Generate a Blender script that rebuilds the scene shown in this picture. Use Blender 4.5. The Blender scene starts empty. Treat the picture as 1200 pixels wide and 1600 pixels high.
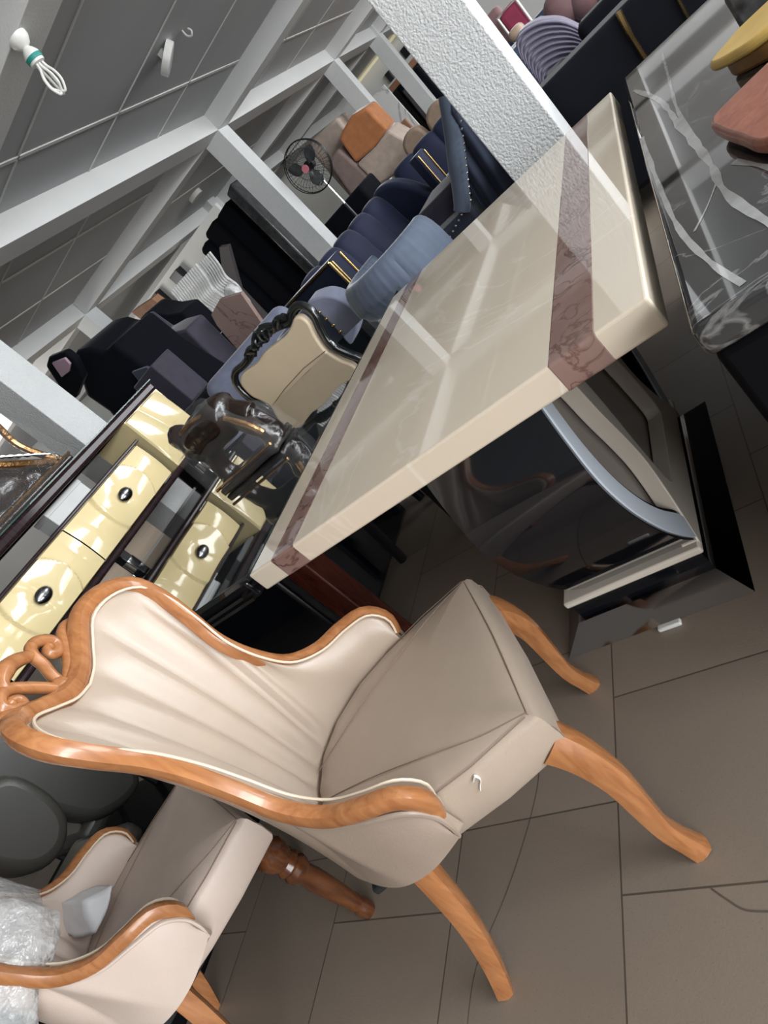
import bpy, bmesh, math, random
from mathutils import Vector, Matrix, noise
random.seed(7)
sc = bpy.context.scene
COL = sc.collection
PI = math.pi

# ---------------------------------------------------------------- camera
cam_d = bpy.data.cameras.new('camera'); cam = bpy.data.objects.new('camera', cam_d); COL.objects.link(cam)
cam_d.sensor_fit = 'VERTICAL'; cam_d.sensor_height = 24.0; cam_d.lens = 1012.0/1600.0*24.0
cam_d.clip_start = 0.02; cam_d.clip_end = 100
RM = Matrix(((0.66848973, 0.44052822, 0.59921312), (0.22153928, 0.65116975, -0.72587761), (-0.70995903, 0.61799097, 0.33770599)))
cam.matrix_world = Matrix.Translation((0, 0, 1.2)) @ RM.to_4x4()
sc.camera = cam
sc.view_settings.view_transform = 'Standard'; sc.view_settings.look = 'None'
sc.view_settings.exposure = 0.20; sc.view_settings.gamma = 1.0; sc.view_settings.use_curve_mapping = False
try:
    sc.cycles.use_denoising = True
    sc.cycles.max_bounces = 8; sc.cycles.transparent_max_bounces = 12
except Exception: pass

# ---------------------------------------------------------------- world and light
w = bpy.data.worlds.new('sky'); sc.world = w; w.use_nodes = True
bg = w.node_tree.nodes['Background']; bg.inputs[0].default_value = (0.90, 0.95, 1.0, 1); bg.inputs[1].default_value = 0.9
def area(name, loc, target, sx, sy, power, col=(1, 1, 1)):
    d = bpy.data.lights.new(name, 'AREA'); d.shape = 'RECTANGLE'; d.size = sx; d.size_y = sy; d.energy = power; d.color = col
    o = bpy.data.objects.new(name, d); COL.objects.link(o); o.location = loc
    o.rotation_euler = (Vector(target)-Vector(loc)).to_track_quat('-Z', 'Y').to_euler()
    return o
area('daylight_shopfront', (4.9, 1.8, 2.35), (-1.2, 2.0, 0.7), 6.5, 1.3, 430, (0.93, 0.97, 1.0))
area('daylight_far_side', (5.5, 11.0, 1.9), (-4, 11, 1.3), 8.0, 1.9, 520, (0.95, 0.98, 1.0))
area('fill_far_left', (-11.5, 5.5, 2.3), (-8.2, 10.9, 1.6), 2.5, 1.2, 130, (1.0, 0.98, 0.94))  # added fill lamp to brighten the white partition, no source stands there
area('daylight_entrance', (3.6, -3.4, 1.5), (-0.5, 1.3, 0.35), 4.0, 2.0, 235, (0.96, 0.98, 1.0))

# ---------------------------------------------------------------- materials
MATS = {}
def mat(name, col, rough=0.5, metal=0.0, coat=0.0, sheen=0.0, trans=0.0, alpha=1.0, emit=None, spec=0.5, noise_amt=0.0, noise_scale=8.0, bump=0.0, bump_scale=60.0, col2=None):
    if name in MATS: return MATS[name]
    m = bpy.data.materials.new(name); m.use_nodes = True
    nt = m.node_tree; b = nt.nodes['Principled BSDF']
    b.inputs['Base Color'].default_value = (*col, 1); b.inputs['Roughness'].default_value = rough
    b.inputs['Metallic'].default_value = metal; b.inputs['Coat Weight'].default_value = coat; b.inputs['Coat Roughness'].default_value = 0.03
    b.inputs['Sheen Weight'].default_value = sheen; b.inputs['Sheen Roughness'].default_value = 0.35
    b.inputs['Transmission Weight'].default_value = trans; b.inputs['Alpha'].default_value = alpha
    b.inputs['Specular IOR Level'].default_value = spec
    if emit:
        b.inputs['Emission Color'].default_value = (*emit[:3], 1); b.inputs['Emission Strength'].default_value = emit[3]
    tc = nt.nodes.new('ShaderNodeTexCoord')
    if noise_amt > 0 or col2:
        n = nt.nodes.new('ShaderNodeTexNoise'); n.inputs['Scale'].default_value = noise_scale; n.inputs['Detail'].default_value = 5
        nt.links.new(tc.outputs['Object'], n.inputs['Vector'])
        r = nt.nodes.new('ShaderNodeValToRGB'); r.color_ramp.elements[0].position = 0.35; r.color_ramp.elements[1].position = 0.68
        c2 = col2 or tuple(c*(1-noise_amt) for c in col)
        r.color_ramp.elements[0].color = (*c2, 1); r.color_ramp.elements[1].color = (*col, 1)
        nt.links.new(n.outputs['Fac'], r.inputs['Fac']); nt.links.new(r.outputs['Color'], b.inputs['Base Color'])
    if bump > 0:
        n2 = nt.nodes.new('ShaderNodeTexNoise'); n2.inputs['Scale'].default_value = bump_scale; n2.inputs['Detail'].default_value = 3
        nt.links.new(tc.outputs['Object'], n2.inputs['Vector'])
        bp = nt.nodes.new('ShaderNodeBump'); bp.inputs['Strength'].default_value = bump; bp.inputs['Distance'].default_value = 0.01
        nt.links.new(n2.outputs['Fac'], bp.inputs['Height']); nt.links.new(bp.outputs['Normal'], b.inputs['Normal'])
    MATS[name] = m
    return m
def math_node(nt, op, a, b=None):
    n = nt.nodes.new('ShaderNodeMath'); n.operation = op
    for i, v in enumerate((a, b)):
        if v is None: continue
        if isinstance(v, (int, float)): n.inputs[i].default_value = v
        else: nt.links.new(v, n.inputs[i])
    return n.outputs[0]

def tile_mat():
    m = mat('floor_tile', (0.10, 0.085, 0.07), 0.42, noise_amt=0.001, bump=0.06, bump_scale=220)
    nt = m.node_tree; b = nt.nodes['Principled BSDF']
    g = nt.nodes.new('ShaderNodeNewGeometry'); s = nt.nodes.new('ShaderNodeSeparateXYZ'); nt.links.new(g.outputs['Position'], s.inputs[0])
    v = math_node(nt, 'DIVIDE', math_node(nt, 'SUBTRACT', s.outputs[0], 0.125-4.45), 0.445)
    row = math_node(nt, 'FLOOR', v)
    odd = math_node(nt, 'MODULO', math_node(nt, 'ADD', row, 100), 2.0)
    u = math_node(nt, 'DIVIDE', math_node(nt, 'ADD', math_node(nt, 'ADD', s.outputs[1], 44.2-0.083), math_node(nt, 'MULTIPLY', odd, -0.186)), 0.442)
    fu = math_node(nt, 'FRACT', u); fv = math_node(nt, 'FRACT', v)
    du = math_node(nt, 'MINIMUM', fu, math_node(nt, 'SUBTRACT', 1.0, fu)); dv = math_node(nt, 'MINIMUM', fv, math_node(nt, 'SUBTRACT', 1.0, fv))
    d = math_node(nt, 'MINIMUM', du, dv)
    grout = math_node(nt, 'LESS_THAN', d, 0.0045)
    wn = nt.nodes.new('ShaderNodeTexWhiteNoise'); wn.noise_dimensions = '2D'
    cb = nt.nodes.new('ShaderNodeCombineXYZ'); nt.links.new(row, cb.inputs[0]); nt.links.new(math_node(nt, 'FLOOR', u), cb.inputs[1]); nt.links.new(cb.outputs[0], wn.inputs['Vector'])
    sp = nt.nodes.new('ShaderNodeTexNoise'); sp.inputs['Scale'].default_value = 240; nt.links.new(g.outputs['Position'], sp.inputs['Vector'])
    big = nt.nodes.new('ShaderNodeTexNoise'); big.inputs['Scale'].default_value = 3.0; nt.links.new(g.outputs['Position'], big.inputs['Vector'])
    val = math_node(nt, 'ADD', 0.80, math_node(nt, 'MULTIPLY', wn.outputs['Value'], 0.14))
    val = math_node(nt, 'ADD', val, math_node(nt, 'MULTIPLY', big.outputs['Fac'], 0.16))
    speck = math_node(nt, 'GREATER_THAN', sp.outputs['Fac'], 0.68)
    val = math_node(nt, 'SUBTRACT', val, math_node(nt, 'MULTIPLY', speck, 0.18))
    val = math_node(nt, 'MULTIPLY', val, math_node(nt, 'SUBTRACT', 1.0, math_node(nt, 'MULTIPLY', grout, 0.62)))
    mx = nt.nodes.new('ShaderNodeVectorMath'); mx.operation = 'SCALE'; mx.inputs[0].default_value = (0.285, 0.228, 0.180); nt.links.new(val, mx.inputs['Scale'])
    nt.links.new(mx.outputs[0], b.inputs['Base Color'])
    return m
def wood_mat(name, c1, c2, rough=0.28, scale=7.0, axis=(1, 1, 6)):
    m = mat(name, c1, rough, coat=0.25)
    nt = m.node_tree; b = nt.nodes['Principled BSDF']
    tc = nt.nodes.new('ShaderNodeTexCoord'); mp = nt.nodes.new('ShaderNodeMapping'); nt.links.new(tc.outputs['Object'], mp.inputs[0])
    mp.inputs['Scale'].default_value = (scale*4/axis[0], scale*4/axis[1], scale*4/axis[2])
    n = nt.nodes.new('ShaderNodeTexNoise'); n.inputs['Scale'].default_value = 2.2; n.inputs['Detail'].default_value = 6; n.inputs['Distortion'].default_value = 0.6
    nt.links.new(mp.outputs[0], n.inputs['Vector'])
    r = nt.nodes.new('ShaderNodeValToRGB'); r.color_ramp.elements[0].position = 0.32; r.color_ramp.elements[1].position = 0.66
    r.color_ramp.elements[0].color = (*c2, 1); r.color_ramp.elements[1].color = (*c1, 1)
    nt.links.new(n.outputs['Fac'], r.inputs[0]); nt.links.new(r.outputs[0], b.inputs['Base Color'])
    return m
def marble_mat(name, base, vein, rough, scale, width=0.03, bands=None, base2=None, coat=0.0):
    """veined stone: thin lines where a warped noise crosses its middle value, plus optional broad pale bands"""
    m = mat(name, base, rough, coat=coat)
    nt = m.node_tree; b = nt.nodes['Principled BSDF']
    tc = nt.nodes.new('ShaderNodeTexCoord')
    n = nt.nodes.new('ShaderNodeTexNoise'); n.inputs['Scale'].default_value = scale; n.inputs['Detail'].default_value = 7; n.inputs['Distortion'].default_value = 1.4
    nt.links.new(tc.outputs['Object'], n.inputs['Vector'])
    a = math_node(nt, 'ABSOLUTE', math_node(nt, 'SUBTRACT', n.outputs['Fac'], 0.5))
    k = math_node(nt, 'SUBTRACT', 1.0, math_node(nt, 'DIVIDE', a, width)); k = math_node(nt, 'MAXIMUM', k, 0.0)
    n2 = nt.nodes.new('ShaderNodeTexNoise'); n2.inputs['Scale'].default_value = scale*0.6; nt.links.new(tc.outputs['Object'], n2.inputs['Vector'])
    k = math_node(nt, 'MULTIPLY', k, math_node(nt, 'MULTIPLY', n2.outputs['Fac'], 1.5))
    k = math_node(nt, 'MINIMUM', k, 1.0)
    base_out = None
    if base2:
        r = nt.nodes.new('ShaderNodeValToRGB'); r.color_ramp.elements[0].position = 0.4; r.color_ramp.elements[1].position = 0.6
        r.color_ramp.elements[0].color = (*base, 1); r.color_ramp.elements[1].color = (*base2, 1)
        n3 = nt.nodes.new('ShaderNodeTexNoise'); n3.inputs['Scale'].default_value = scale*0.5; n3.inputs['Detail'].default_value = 8; nt.links.new(tc.outputs['Object'], n3.inputs['Vector'])
        nt.links.new(n3.outputs['Fac'], r.inputs[0]); base_out = r.outputs[0]
    mx = nt.nodes.new('ShaderNodeMix'); mx.data_type = 'RGBA'
    mx.inputs[6].default_value = (*base, 1); mx.inputs[7].default_value = (*vein, 1)
    if base_out: nt.links.new(base_out, mx.inputs[6])
    nt.links.new(k, mx.inputs[0]); nt.links.new(mx.outputs[2], b.inputs['Base Color'])
    return m

M_wall = mat('painted_plaster', (0.66, 0.67, 0.67), 0.55, noise_amt=0.04, noise_scale=3, bump=0.85, bump_scale=90)
M_beam = mat('painted_beam', (0.66, 0.66, 0.65), 0.6, noise_amt=0.05, noise_scale=2, bump=0.12, bump_scale=70)
M_ceil = mat('ceiling_board', (0.47, 0.48, 0.49), 0.65, noise_amt=0.08, noise_scale=0.8)
M_batten = mat('white_batten', (0.72, 0.72, 0.69), 0.5, noise_amt=0.05)
M_white = mat('white_paint', (0.75, 0.75, 0.72), 0.6, noise_amt=0.04, noise_scale=1.5)
M_floor = tile_mat()
M_leather = mat('champagne_leather', (0.425, 0.340, 0.268), 0.34, sheen=0.1, noise_amt=0.04, noise_scale=14, bump=0.06, bump_scale=260)
M_leather2 = mat('cream_leather', (0.60, 0.49, 0.42), 0.42, noise_amt=0.04, noise_scale=14, bump=0.06, bump_scale=260)
M_shell = mat('shaded_leather', (0.34, 0.265, 0.21), 0.4, noise_amt=0.05, noise_scale=10, bump=0.06, bump_scale=240)  # same leather as the inside, darkened to carry the shade outside
M_pipe = mat('cream_piping', (0.68, 0.57, 0.44), 0.45, noise_amt=0.03)
M_stitch = mat('brown_stitching', (0.24, 0.17, 0.13), 0.7, noise_amt=0.1, noise_scale=200)
M_under = mat('black_dust_cloth', (0.012, 0.012, 0.014), 0.9, noise_amt=0.1, noise_scale=80)
M_wood = wood_mat('honey_wood', (0.42, 0.180, 0.070), (0.30, 0.115, 0.040), 0.27)
M_wood_d = wood_mat('reddish_wood', (0.36, 0.125, 0.04), (0.25, 0.075, 0.022), 0.27)
M_turned = wood_mat('walnut_wood', (0.15, 0.055, 0.02), (0.07, 0.022, 0.010), 0.22)
M_mahog = wood_mat('mahogany', (0.10, 0.022, 0.012), (0.05, 0.010, 0.007), 0.25)
M_top = marble_mat('cream_marble', (0.74, 0.64, 0.51), (0.82, 0.74, 0.63), 0.035, 1.1, 0.012, coat=0.35)
M_band = marble_mat('brown_marble', (0.235, 0.135, 0.115), (0.10, 0.040, 0.032), 0.035, 9.0, 0.035, base2=(0.30, 0.195, 0.165), coat=0.35)
M_cream = mat('cream_lacquer', (0.78, 0.70, 0.60), 0.22, coat=0.3, noise_amt=0.02)
M_bluewhite = mat('pale_blue_lacquer', (0.72, 0.79, 0.88), 0.35, noise_amt=0.02)
M_black = mat('black_gloss', (0.006, 0.007, 0.010), 0.06, coat=0.4, noise_amt=0.1)
M_blackm = mat('black_satin', (0.012, 0.012, 0.015), 0.3, noise_amt=0.1)
M_chrome = mat('dark_mirror_steel', (0.42, 0.39, 0.37), 0.06, metal=1.0, noise_amt=0.02)
M_silver = mat('polished_silver', (0.78, 0.77, 0.75), 0.12, metal=1.0, noise_amt=0.03)
M_mirror = mat('smoked_panel', (0.30, 0.265, 0.235), 0.28, metal=0.0, noise_amt=0.05, noise_scale=3)
M_gold = mat('brushed_gold', (0.62, 0.43, 0.18), 0.25, metal=1.0, noise_amt=0.06, noise_scale=20)
M_glass = mat('black_glass', (0.010, 0.015, 0.016), 0.015, coat=0.6, spec=0.8, noise_amt=0.02)
M_rail = wood_mat('dark_maroon_gloss', (0.030, 0.015, 0.017), (0.014, 0.008, 0.010), 0.16)
M_rail.node_tree.nodes['Principled BSDF'].inputs['Coat Weight'].default_value = 0.0; M_rail.node_tree.nodes['Principled BSDF'].inputs['Specular IOR Level'].default_value = 0.25
M_door = mat('ivory_lacquer', (0.78, 0.64, 0.35), 0.10, coat=0.5, noise_amt=0.02)
M_knob = mat('gunmetal_knob', (0.30, 0.30, 0.31), 0.18, metal=1.0, noise_amt=0.3, noise_scale=30)

# ---------------------------------------------------------------- mesh helpers
def obj(name, bm, m, parent=None, smooth=True, bevel=0.0, seg=2, sub=0, solid=0.0, auto=True):
    me = bpy.data.meshes.new(name)
    bmesh.ops.recalc_face_normals(bm, faces=bm.faces)
    bm.to_mesh(me); bm.free()
    me.materials.append(m)
    o = bpy.data.objects.new(name, me); COL.objects.link(o)
    if parent: o.parent = parent
    if solid:
        s = o.modifiers.new('thickness', 'SOLIDIFY'); s.thickness = solid; s.offset = 0
    if bevel:
        b = o.modifiers.new('bevel', 'BEVEL'); b.width = bevel; b.segments = seg; b.limit_method = 'ANGLE'; b.angle_limit = math.radians(40)
    if sub:
        s = o.modifiers.new('subdivision', 'SUBSURF'); s.levels = sub; s.render_levels = sub
    if smooth:
        for p in me.polygons: p.use_smooth = True
        if auto and not sub:
            try: me.set_sharp_from_angle(angle=math.radians(40))
            except Exception: pass
    return o
def tag(o, label=None, cat=None, group=None, kind=None):
    if label: o['label'] = label
    if cat: o['category'] = cat
    if group: o['group'] = group
    if kind: o['kind'] = kind
    return o
def thing(name, label, cat, loc=(0, 0, 0), rot=0.0, group=None):
    o = bpy.data.objects.new(name, None); COL.objects.link(o); o.empty_display_size = 0.1
    o.location = loc; o.rotation_euler = (0, 0, rot)
    return tag(o, label, cat, group)
def struct(name, bm, m, **k):
    o = obj(name, bm, m, **k); o['kind'] = 'structure'; return o
def box(bm, lo, hi, M=None):
    r = bmesh.ops.create_cube(bm, size=1.0)
    for v in r['verts']:
        v.co = Vector(((lo[i]+hi[i])/2 + v.co[i]*(hi[i]-lo[i]) for i in range(3)))
        if M: v.co = M @ v.co
    return bm
def B(lo, hi, M=None): return box(bmesh.new(), lo, hi, M)
def prism(bm, pts, mapf, d0, d1):
    """closed outline pts extruded between depths d0 and d1; mapf(a, b, d) gives the point"""
    v0 = [bm.verts.new(mapf(a, b, d0)) for a, b in pts]; v1 = [bm.verts.new(mapf(a, b, d1)) for a, b in pts]
    bm.faces.new(v0); bm.faces.new(list(reversed(v1)))
    n = len(pts)
    for i in range(n): bm.faces.new((v0[i], v1[i], v1[(i+1) % n], v0[(i+1) % n]))
    return bm
XZ = lambda a, b, d: (a, d, b)     # outline in x,z, depth along y
YZ = lambda a, b, d: (d, a, b)     # outline in y,z, depth along x
XY = lambda a, b, d: (a, b, d)
def crom(P, n=6, closed=False):
    P = [Vector(p) for p in P]; out = []; N = len(P)
    rng = range(N) if closed else range(N-1)
    for i in rng:
        if closed: p0, p1, p2, p3 = P[(i-1) % N], P[i], P[(i+1) % N], P[(i+2) % N]
        else: p0, p1, p2, p3 = P[max(i-1, 0)], P[i], P[i+1], P[min(i+2, N-1)]
        for k in range(n):
            t = k/n
            out.append(0.5*((2*p1)+(p2-p0)*t+(2*p0-5*p1+4*p2-p3)*t*t+(3*p1-p0-3*p2+p3)*t**3))
    if not closed: out.append(P[-1].copy())
    return out
def smooth2(P, n=5, closed=True):
    return [(v.x, v.y) for v in crom([(a, b, 0) for a, b in P], n, closed)]
def lerp(a, b, t): return a+(b-a)*t
def resample(P, n):
    L = [0.0]
    for i in range(1, len(P)): L.append(L[-1]+(P[i]-P[i-1]).length)
    out = []; j = 0
    for k in range(n):
        s = L[-1]*k/(n-1)
        while j < len(P)-2 and L[j+1] < s: j += 1
        d = L[j+1]-L[j]
        out.append(P[j].lerp(P[j+1], 0 if d == 0 else (s-L[j])/d))
    return out
def tube(bm, path, rad, n=10, up=None, squash=1.0, closed=False, square=0.0):
    """sweep a round (or squarish) section along path; rad is a number or one per point"""
    P = [Vector(p) for p in path]; N = len(P)
    R = rad if isinstance(rad, (list, tuple)) else [rad]*N
    rings = []; ref = Vector(up) if up else None; nrm = None
    for i in range(N):
        a = P[(i-1) % N] if closed else P[max(i-1, 0)]; b = P[(i+1) % N] if closed else P[min(i+1, N-1)]
        t = (b-a).normalized() if (b-a).length > 1e-9 else Vector((0, 0, 1))
        if ref is not None: nrm = ref - t*ref.dot(t)
        elif nrm is None:
            h = Vector((0, 0, 1)) if abs(t.z) < 0.9 else Vector((1, 0, 0)); nrm = h - t*h.dot(t)
        else: nrm = nrm - t*nrm.dot(t)
        nrm.normalize(); bn = t.cross(nrm)
        ring = []
        for k in range(n):
            an = 2*PI*k/n + (PI/n if square else 0); c, s = math.cos(an), math.sin(an)
            if square:
                q = (abs(c)**square_p(square)+abs(s)**square_p(square))**(-1/square_p(square)); c *= q; s *= q
            ring.append(bm.verts.new(P[i]+nrm*(c*R[i]*squash)+bn*(s*R[i])))
        rings.append(ring)
    for i in range(N if closed else N-1):
        A, Bq = rings[i], rings[(i+1) % N]
        for k in range(n): bm.faces.new((A[k], A[(k+1) % n], Bq[(k+1) % n], Bq[k]))
    if not closed:
        bm.faces.new(list(reversed(rings[0]))); bm.faces.new(rings[-1])
    return bm
def square_p(s): return 2+6*s
def T(path, rad, n=10, **k): return tube(bmesh.new(), path, rad, n, **k)
def lathe(bm, prof, n=20, base=(0, 0, 0)):
    b = Vector(base); rings = []
    for r, z in prof: rings.append([bm.verts.new(b+Vector((r*math.cos(2*PI*k/n), r*math.sin(2*PI*k/n), z))) for k in range(n)])
    for A, C in zip(rings, rings[1:]):
        for k in range(n): bm.faces.new((A[k], A[(k+1) % n], C[(k+1) % n], C[k]))
    bm.faces.new(list(reversed(rings[0]))); bm.faces.new(rings[-1])
    return bm
def surf(bm, f, nu, nv):
    V = [[bm.verts.new(f(i/nu, j/nv)) for j in range(nv+1)] for i in range(nu+1)]
    for i in range(nu):
        for j in range(nv): bm.faces.new((V[i][j], V[i+1][j], V[i+1][j+1], V[i][j+1]))
    return bm
def ball(bm, c, r, sx=1, sy=1, sz=1, seg=12):
    res = bmesh.ops.create_uvsphere(bm, u_segments=seg, v_segments=max(6, seg*2//3), radius=1.0)
    for v in res['verts']: v.co = Vector((c[0]+v.co.x*r*sx, c[1]+v.co.y*r*sy, c[2]+v.co.z*r*sz))
    return bm
def copy_tree(o, parent=None):
    c = o.copy(); COL.objects.link(c)
    if parent: c.parent = parent
    for ch in list(o.children): copy_tree(ch, c)
    return c

# ================================================================ the setting
ZC, ZB = 3.1, 2.88
struct('floor', B((-16, -5, -0.08), (6.2, 22, 0.0)), M_floor, smooth=False)
struct('ceiling', B((-16, -5, ZC), (6.2, 22, ZC+0.1)), M_ceil, smooth=False)
struct('wall_back', B((-16, 21.0, 0), (6.2, 21.15, ZC)), M_white, smooth=False)
struct('wall_front', B((-16, -5.15, 0), (6.2, -5, ZC)), mat('grey_plaster', (0.30, 0.30, 0.29), 0.7, noise_amt=0.1, noise_scale=1), smooth=False)
struct('wall_left', B((-16, -5, 0), (-15.85, 21, ZC)), M_white, smooth=False)
cols = [(-4.39, 3.28), (-4.41, 8.48), (-4.19, 13.19), (-4.08, 16.3), (-0.77, 3.53), (-7.6, 7.75), (-7.35, 12.1)]
for x, y in cols:
    struct('column', B((x, y, 0), (x+0.3, y+0.3, ZC)), M_wall, smooth=False, bevel=0.006)
def beam(a, b, w=0.30, z0=ZB):
    a = Vector((*a, 0)); b = Vector((*b, 0)); d = (b-a).normalized(); n = Vector((-d.y, d.x, 0))
    bm = bmesh.new(); c = [a-n*w/2, b-n*w/2, b+n*w/2, a+n*w/2]
    lo = [bm.verts.new((p.x, p.y, z0)) for p in c]; hi = [bm.verts.new((p.x, p.y, ZC+0.02)) for p in c]
    bm.faces.new(lo); bm.faces.new(hi)
    for i in range(4): bm.faces.new((lo[i], lo[(i+1) % 4], hi[(i+1) % 4], hi[i]))
    struct('ceiling_beam', bm, M_beam, smooth=False, bevel=0.005)
h = 0.15
beam((-4.24, -4), (-4.24, 3.43)); beam((-4.24, 3.43), (-4.26, 8.63)); beam((-4.26, 8.63), (-4.04, 13.34)); beam((-4.04, 13.34), (-3.93, 21))
beam((-0.62, -4), (-0.62, 21)); beam((-7.45, -4), (-7.45, 7.9)); beam((-7.45, 7.9), (-7.2, 21))
beam((-14, 3.45), (6, 3.75), 0.302)
beam((-14, 7.2), (-7.45, 7.9)); beam((-7.45, 7.9), (-4.26, 8.63)); beam((-4.26, 8.63), (6, 8.9))
beam((-14, 12.0), (-4.04, 13.34)); beam((-4.04, 13.34), (6, 13.5)); beam((-14, 16.4), (6, 16.6))
# white battens along the board joints of the ceiling
nb = 0
def batten(a, b, w=0.022):
    global nb
    nb += 1
    a = Vector((*a, 0)); b = Vector((*b, 0)); d = (b-a).normalized(); n = Vector((-d.y, d.x, 0))*w/2
    bm = bmesh.new(); c = [a-n, b-n, b+n, a+n]
    lo = [bm.verts.new((p.x, p.y, ZC-0.009)) for p in c]; hi = [bm.verts.new((p.x, p.y, ZC+0.01)) for p in c]
    bm.faces.new(lo); bm.faces.new(hi)
    for i in range(4): bm.faces.new((lo[i], lo[(i+1) % 4], hi[(i+1) % 4], hi[i]))
    struct('trim_%d' % nb, bm, M_batten, smooth=False)
batten((-3.5, 3.85), (-3.33, 8.5), 0.035)
for y in (4.5, 5.87, 7.22): batten((-4.1, y+0.03), (-0.77, y-0.05), 0.014)
batten((-3.3, 8.95), (-3.15, 13.2), 0.03)
for y in (10.0, 11.3): batten((-4.0, y), (-0.77, y), 0.014)
batten((-5.3, 3.8), (-5.3, 8.3), 0.03); batten((-6.4, 3.8), (-6.4, 8.0), 0.03)
for y in (5.2, 6.5): batten((-7.3, y), (-4.4, y), 0.014)
batten((-6.1, 9.0), (-5.9, 13.0), 0.03); batten((-9.3, 3.8), (-9.3, 7.2), 0.03)

# ================================================================ dining chair with carved frame
RAIL = [(.035, -.262, .485), (.046, -.268, .525), (.02, -.270, .57), (-.04, -.258, .588), (-.105, -.232, .602), (-.160, -.203, .645), (-.190, -.188, .72), (-.207, -.190, .80),
        (-.213, -.213, .88), (-.225, -.238, .95), (-.245, -.246, 1.01), (-.28, -.215, 1.048), (-.312, -.160, 1.055), (-.325, -.10, 1.028), (-.331, -.05, 1.004), (-.333, 0, .995)]
BASE = [(.035, -.25, .455), (-.05, -.242, .455), (-.13, -.22, .455), (-.195, -.175, .455), (-.235, -.12, .455), (-.258, -.06, .455), (-.265, 0, .455)]
OUT = [(.035, -.278, .43), (-.05, -.272, .405), (-.13, -.250, .40), (-.21, -.190, .40), (-.265, -.12, .40), (-.29, -.06, .40), (-.295, 0, .40)]
def both(P, n):
    R = resample(crom(P, 8), n)
    return R + [Vector((p.x, -p.y, p.z)) for p in reversed(R[:-1])]
def chair_mesh(t, leather, shell, wood, turned=False, sw=1.0):
    S = lambda p: Vector((p.x, p.y*sw, p.z))
    N = 61
    top = [S(p) for p in both(RAIL, N)]; base = [S(p) for p in both(BASE, N)]; out = [S(p) for p in both(OUT, N)]
    K = len(top)
    def pleat(i):
        x = i/(K-1)
        if x < .30 or x > .70: return 0.0
        ph = (x-.5)/.40*7
        return (abs(math.cos(PI*ph))-.5)*min(1, (x-.30)/.04, (.70-x)/.04)
    # upholstered inside of the back
    bm = bmesh.new(); nr = 22
    cen = Vector((.15, 0, .6))
    V = []
    for i in range(K):
        row = []
        nrm = (cen-(top[i]*.5+base[i]*.5)); nrm.z = 0.12; nrm.normalize()
        for j in range(nr+1):
            r = j/nr; p = base[i].lerp(top[i], r)
            bul = math.sin(PI*r)
            p = p + nrm*(.004 + .024*pleat(i)*min(1, bul*2.2) + .014*bul)
            edge = 1-max(0, (r-.93)/.07)
            row.append(bm.verts.new(p + nrm*.006*edge))
        V.append(row)
    for i in range(K-1):
        for j in range(nr): bm.faces.new((V[i][j], V[i+1][j], V[i+1][j+1], V[i][j+1]))
    obj('backrest', bm, leather, t, auto=False)
    # outside shell
    bm = bmesh.new(); V = []
    for i in range(K):
        row = []
        nrm = ((top[i]*.5+out[i]*.5)-Vector((.05, 0, .6))); nrm.z = 0; nrm.normalize()
        for j in range(13):
            r = j/12; p = out[i].lerp(top[i], r); w_ = max(0, min(1, (min(i, K-1-i)-18)/14)); row.append(bm.verts.new(p + nrm*(lerp(.010, .004, w_)+lerp(.008, -.026, w_)*math.sin(PI*r))))
        V.append(row)
    for i in range(K-1):
        for j in range(12): bm.faces.new((V[i][j], V[i+1][j], V[i+1][j+1], V[i][j+1]))
    sh = obj('back_shell', bm, shell, t, auto=False); sh['label'] = 'outer leather of the back and arms'
    # front edge of each arm panel, with its piping
    for s in (-1, 1):
        bm = bmesh.new()
        e = [Vector((.030, s*.280*sw, .425)), Vector((.040, s*.287*sw, .46)), Vector((.038, s*.288*sw, .50)), Vector((.014, s*.290*sw, .543)), Vector((-.04, s*.277*sw, .565)), Vector((-.105, s*.250*sw, .583)), Vector((-.155, s*.220*sw, .615))]
        tube(bm, crom(e, 6), .0045, 6)
        obj('piping', bm, shell if leather is M_leather else leather, t)
        bm = bmesh.new()
        prism(bm, [(.40, .245), (.43, .283), (.50, .286), (.50, .247)], lambda a, b, d: (d, s*b*sw, a), .005, .036)
        obj('arm_front', bm, leather, t, bevel=.006)
    # carved show-wood rail
    prof = []
    for i in range(K):
        x = i/(K-1); prof.append(.0158+.004*math.exp(-((x-.5)/.12)**2))
    off = []
    for i in range(K):
        c = top[i]-Vector((-.10, 0, .62)); c.x = 0; c = c.normalized() if c.length > 0 else c
        off.append(top[i]+c*.009)
    fr = obj('show_wood_rail', T(off, prof, 12, squash=1.0, square=.25), wood, t); fr['label'] = 'honey coloured carved wooden rail round the back and arms'
    # piping between rail and upholstery
    inn = []
    for i in range(K):
        c = cen-top[i]; c.z *= .8
        inn.append(top[i]+c.normalized()*.019+Vector((.004, 0, 0)))
    obj('piping', T(inn, .0028, 6), M_pipe, t)
    # crest carving: two S scrolls meeting in an open heart
    bm = bmesh.new()
    X = lambda v, z: Vector((-.338-(z-1.0)*.10, v*sw, z))
    def carve(L_, r0, r1, r2, n=6):
        P = crom([X(v, z) for v, z in L_], n); m = len(P)
        tube(bm, P, [lerp(r0, r1, min(1, 2*i/m)) if 2*i < m else lerp(r1, r2, 2*i/m-1) for i in range(m)], 10)
    carve([(-.010, 1.012), (.003, 1.045), (.017, 1.067), (.026, 1.089), (.040, 1.102), (.060, 1.102), (.080, 1.091), (.088, 1.074), (.079, 1.061), (.062, 1.060), (.053, 1.068), (.058, 1.077), (.068, 1.076)], .011, .0125, .009)
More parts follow.
